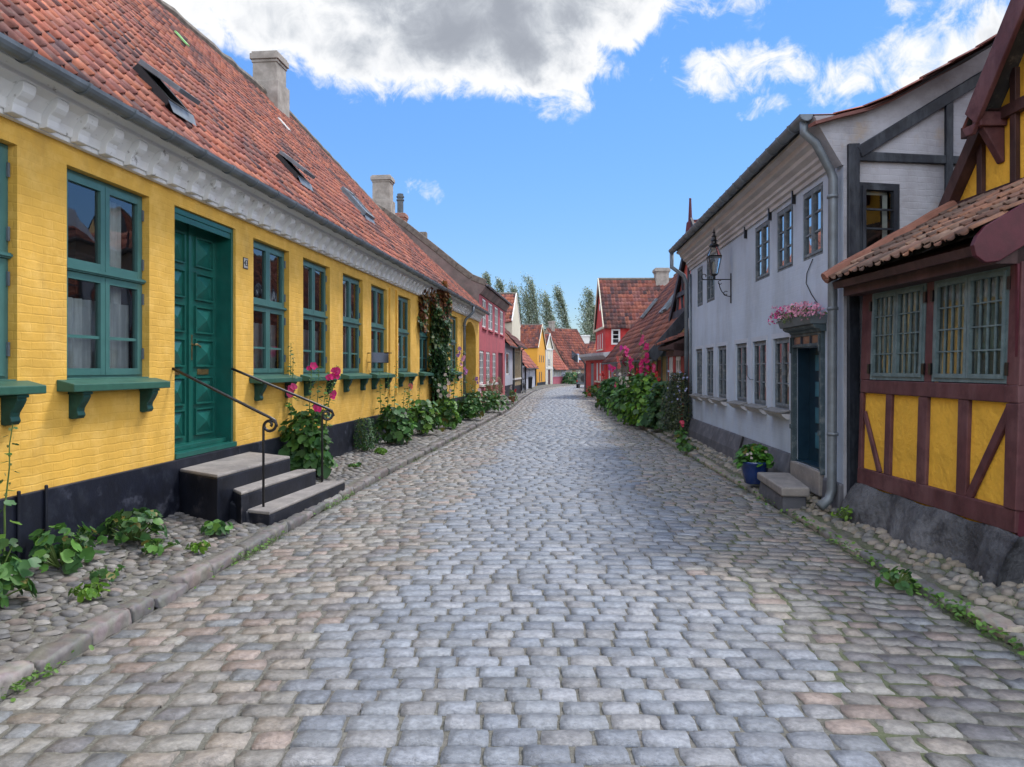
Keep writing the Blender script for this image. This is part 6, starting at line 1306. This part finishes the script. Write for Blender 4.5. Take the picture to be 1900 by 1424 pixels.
# blue glazed pot with a leafy plant
pt = tag(empty('potted_plant', Matrix.Translation((3.36, 10.45, .11))), 'blue glazed pot with a leafy green plant next to the stone doorstep', 'potted plant'); Mp = WM[pt.name]
mb = MB(); mb.lathe([(.125, 0), (.135, .01), (.17, .16), (.195, .27), (.215, .285), (.218, .31), (.20, .31), (.185, .27)], (0, 0, 0), 28); mb.build('pot', m_pot, pt, Mp, smooth=True)
P, N_ = dome(300, .27, .28, 1, .5); P[:, 2] += .24; leafset('foliage', P, N_+np.array([0, 0, .5]), .052*np.random.uniform(.6, 1.15, 300), pick([(.07, .22, .02), (.05, .16, .02), (.10, .28, .03), (.04, .12, .02)], 300), 'oval', m_leaf, pt, Mp)
for k in range(5): add_flower(pt, Mp.translation, (random.uniform(-.2, .2), -.2, random.uniform(.3, .5)), (0, -1, .5), .02, WHT)
# pink flower trough over the door
a, b = dB[0]-.07, dB[1]+.13
fb = tag(empty('flower_box', FBh.M @ Matrix.Translation(((a+b)/2, -.2, 2.22))), 'grey trough with trailing pale pink flowers above the blue door', 'flower box')
mb = MB(); mb.prism([(a, -.19, 2.227), (b, -.19, 2.227), (b, 0, 2.227), (a, 0, 2.227)], [(a-.02, -.22, 2.335), (b+.02, -.22, 2.335), (b+.02, 0, 2.335), (a-.02, 0, 2.335)]); mb.build('trough', mat('trough_grey', (.13, .16, .18), .6, .2, 5, bump=.3), fb, FBh.M, bevel=.006)
n = 500; s = np.random.uniform(a-.1, b+.12, n); y = np.random.uniform(-.30, -.03, n); z = 2.345+.03+.04*np.sin(s*9)+np.random.uniform(-.06, .05, n)
P = np.stack([s, y, z], 1); leafset('foliage', P, np.random.normal(0, .5, (n, 3))+[0, -.6, .6], np.random.uniform(.015, .03, n), pick([(.10, .16, .05), (.07, .12, .04), (.14, .18, .07)], n), 'small', m_leaf, fb, FBh.M)
n = 620; s = np.random.uniform(a-.14, b+.16, n); y = np.random.uniform(-.32, -.03, n); z = 2.42+.03*np.sin(s*9+1)+np.random.uniform(-.06, .08, n)-.08*(np.abs(s-(a+b)/2) > (b-a)/2-.02)
tgc = np.where((s < a+.3)[:, None] & (np.random.rand(n, 1) < .7), [[.62, .07, .28]], [[.72, .34, .46]])*np.random.uniform(.8, 1.15, (n, 1))
o = leafset('blossoms', np.stack([s, y, z], 1), np.random.normal(0, .5, (n, 3))+[0, -.7, .5], np.random.uniform(.012, .022, n), tgc, 'ivy', m_petal, fb, FBh.M)
# ---- grass and weeds in the joints
P, N_, S, C = [], [], [], []
def tuft(x, y, z, n, h, pal=((.10, .17, .04), (.14, .20, .05), (.08, .13, .03))):
    for _ in range(n):
        a = random.random()*6.28; l = h*random.uniform(.5, 1.1); tilt = random.uniform(.1, .8)
        P.append((x+random.gauss(0, .02+h*.25), y+random.gauss(0, .02+h*.4), z+l*.35)); N_.append((math.cos(a), math.sin(a), tilt)); S.append(l*.55); C.append(random.choice(pal))
for k in range(520):
    y = random.uniform(3.2, 20)**1.0; x = float(KR(y))-abs(random.gauss(0, .05)); 
    if random.random() < .75: tuft(x, y, float(crown(x, y))-.0, random.randint(3, 9), random.uniform(.02, .05))
for k in range(700):
    y = random.uniform(2.5, 16); x = float(KR(y))-random.uniform(.0, 1.25)**1.3-.05; tuft(x, y, float(crown(x, y))-.01, random.randint(2, 6), random.uniform(.012, .028))
for k in range(320):
    y = random.uniform(4, 14); x = random.uniform(float(KR(y))+.2, float(wallR(y))); tuft(x, y, .10, random.randint(2, 6), random.uniform(.02, .045))
for (y0, n, h) in ((4.05, 10, .04), (6.9, 60, .075), (7.3, 50, .06), (9.3, 50, .06), (9.8, 40, .05), (11.0, 26, .05), (14, 40, .07), (15.5, 50, .06), (18, 30, .06), (21, 30, .05), (24, 24, .06)):
    for _ in range(n): y = y0+random.gauss(0, .22); x = float(KL(y))+random.uniform(.0, .07); tuft(x, y, float(crown(x, y)), 4, h*random.uniform(.5, 1))
for k in range(160):
    y = random.uniform(3, 20); x = random.uniform(float(wallL(y)), float(KL(y))-.2); tuft(x, y, .13, random.randint(2, 5), random.uniform(.015, .035))
o = tag(leafset('grass', P, N_, S, C, 'blade', m_leaf), None, None, None, 'stuff'); o['label'] = 'thin grass and moss growing in the joints and along both kerbs'
P, N_, S, C = [], [], [], []
for k in range(560):
    y = random.choice([random.gauss(6.0, .5), random.gauss(4.6, .5), random.gauss(8, 1.2), random.uniform(3.5, 14), random.gauss(5.2, .3)]); x = float(KR(y))+random.gauss(-.03, .05); P.append((x, y, .03+random.uniform(0, .05))); N_.append((random.gauss(0, .5), random.gauss(0, .5), 1)); S.append(random.uniform(.008, .028)); C.append(random.choice([(.10, .22, .04), (.14, .27, .05), (.08, .16, .04)]))
for k in range(260):
    y = random.choice([random.gauss(4.0, .12), random.gauss(6.9, .3), random.gauss(9.4, .4), random.uniform(3.5, 20)]); x = float(KL(y))+random.uniform(.0, .1); P.append((x, y, .02+random.uniform(0, .05))); N_.append((random.gauss(0, .5), random.gauss(0, .5), 1)); S.append(random.uniform(.008, .022)); C.append((.12, .23, .05))
o = tag(leafset('small_weeds', P, N_, S, C, 'oval', m_leaf), None, None, None, 'stuff'); o['label'] = 'small round-leaved weeds sprouting along the kerbs'
plant('dock_weed', 'leafy dock weed growing in the gutter of the right kerb near the camera', (2.93, 5.75, .04), .16, .13, 40, .045, pal=G_MAL, kind='oval')
plant('dock_weed', 'small fresh weed at the foot of the rainwater pipe', (3.52, 7.95, .12), .13, .12, 40, .03, pal=G_LIME*.8, kind='oval')

# ---- wind-blown poplars behind the street
def poplar(px_top, py_top, px_base, Y, w, lab, n=5200, seed=0, dens=1.0):
    rs = np.random.RandomState(seed); x0 = (px_base-CX)/FL*Y; x1 = (px_top-CX)/FL*Y; z1 = EYE+(HY-py_top)/FL*Y; zb_ = gz(Y)-.1
    root = tag(empty('poplar_tree', Matrix.Translation((x0, Y, zb_))), lab, 'tree', 'wind-blown poplars behind the street')
    H = z1-zb_; 
    def axis(t): return np.array([x0+(x1-x0)*t**1.8*1.15, Y+0*t, zb_+H*t])
    mb = MB(); mb.tube([tuple(axis(t)) for t in np.linspace(0, .97, 12)], [.28*(1-.93*t) for t in np.linspace(0, .97, 12)], 7)
    tips = []
    for k in range(60):
        t = .12+.86*(k/60); a = k*2.4+rs.uniform(-.3, .3); p = axis(t); ln = w*(.25+.95*math.sin(math.pi*min(1, (1-t)*1.05+.06))**.8)*rs.uniform(.6, 1.15)
        q = p+np.array([math.cos(a)*ln*.36-.55*ln, math.sin(a)*ln*.4, ln*1.15]); mb.tube([tuple(p), tuple((p+q)/2+[0, 0, -.1]), tuple(q)], [.06*(1-t)+.02, .03, .01], 4, caps=False); tips.append((p, q))
    mb.build('trunk', m_bark, root)
    P = []; 
    for i in range(n):
        p, q = tips[rs.randint(len(tips))]; t = rs.uniform(.15, 1.08); c = p+(q-p)*t+rs.normal(0, .085*w, 3)*[1, 1, 1.6]; P.append(c)
    for i in range(n//5): t = rs.uniform(.3, 1.0); P.append(axis(t)+rs.normal(0, .14*w, 3))
    P = np.array(P); m = len(P)
    C = np.array([(.15, .20, .12), (.20, .26, .16), (.11, .15, .08), (.48, .54, .45), (.32, .37, .28)])[rs.randint(0, 5, m)]*rs.uniform(.7, 1.2, (m, 1))
    leafset('crown', P, rs.normal(0, 1, (m, 3)), rs.uniform(.055, .12, m), C, 'ivy', m_leaf, root, asp=.9)
pops = [(908, 511, 922, 118, 1.5, 'short poplar top just showing above the pink house eaves'), (932, 524, 948, 122, 1.7, 'leaning poplar seen above the orange tiled slope'), (959, 539, 975, 126, 2.4, 'broad poplar right behind the white roof verge'), (983, 556, 992, 128, 2.4, 'lower poplar above the orange house roof ridge'), (990, 529, 1006, 124, 2.6, 'tallest poplar of the left group, bent to the left at its top'),
        (1018, 558, 1038, 120, 2.5, 'poplar above the white house gable'), (1026, 596, 1052, 130, 2.4, 'low poplar filling the gap above the pink roof'), (1041, 543, 1066, 122, 2.2, 'slim poplar standing apart in the middle with sky on both sides'), (1099, 548, 1092, 116, 1.9, 'narrow upright poplar just left of the red house gable'), (1108, 575, 1104, 112, 1.8, 'poplar half hidden behind the red house gable')]
for k, p in enumerate(pops): poplar(*p, seed=k+1)
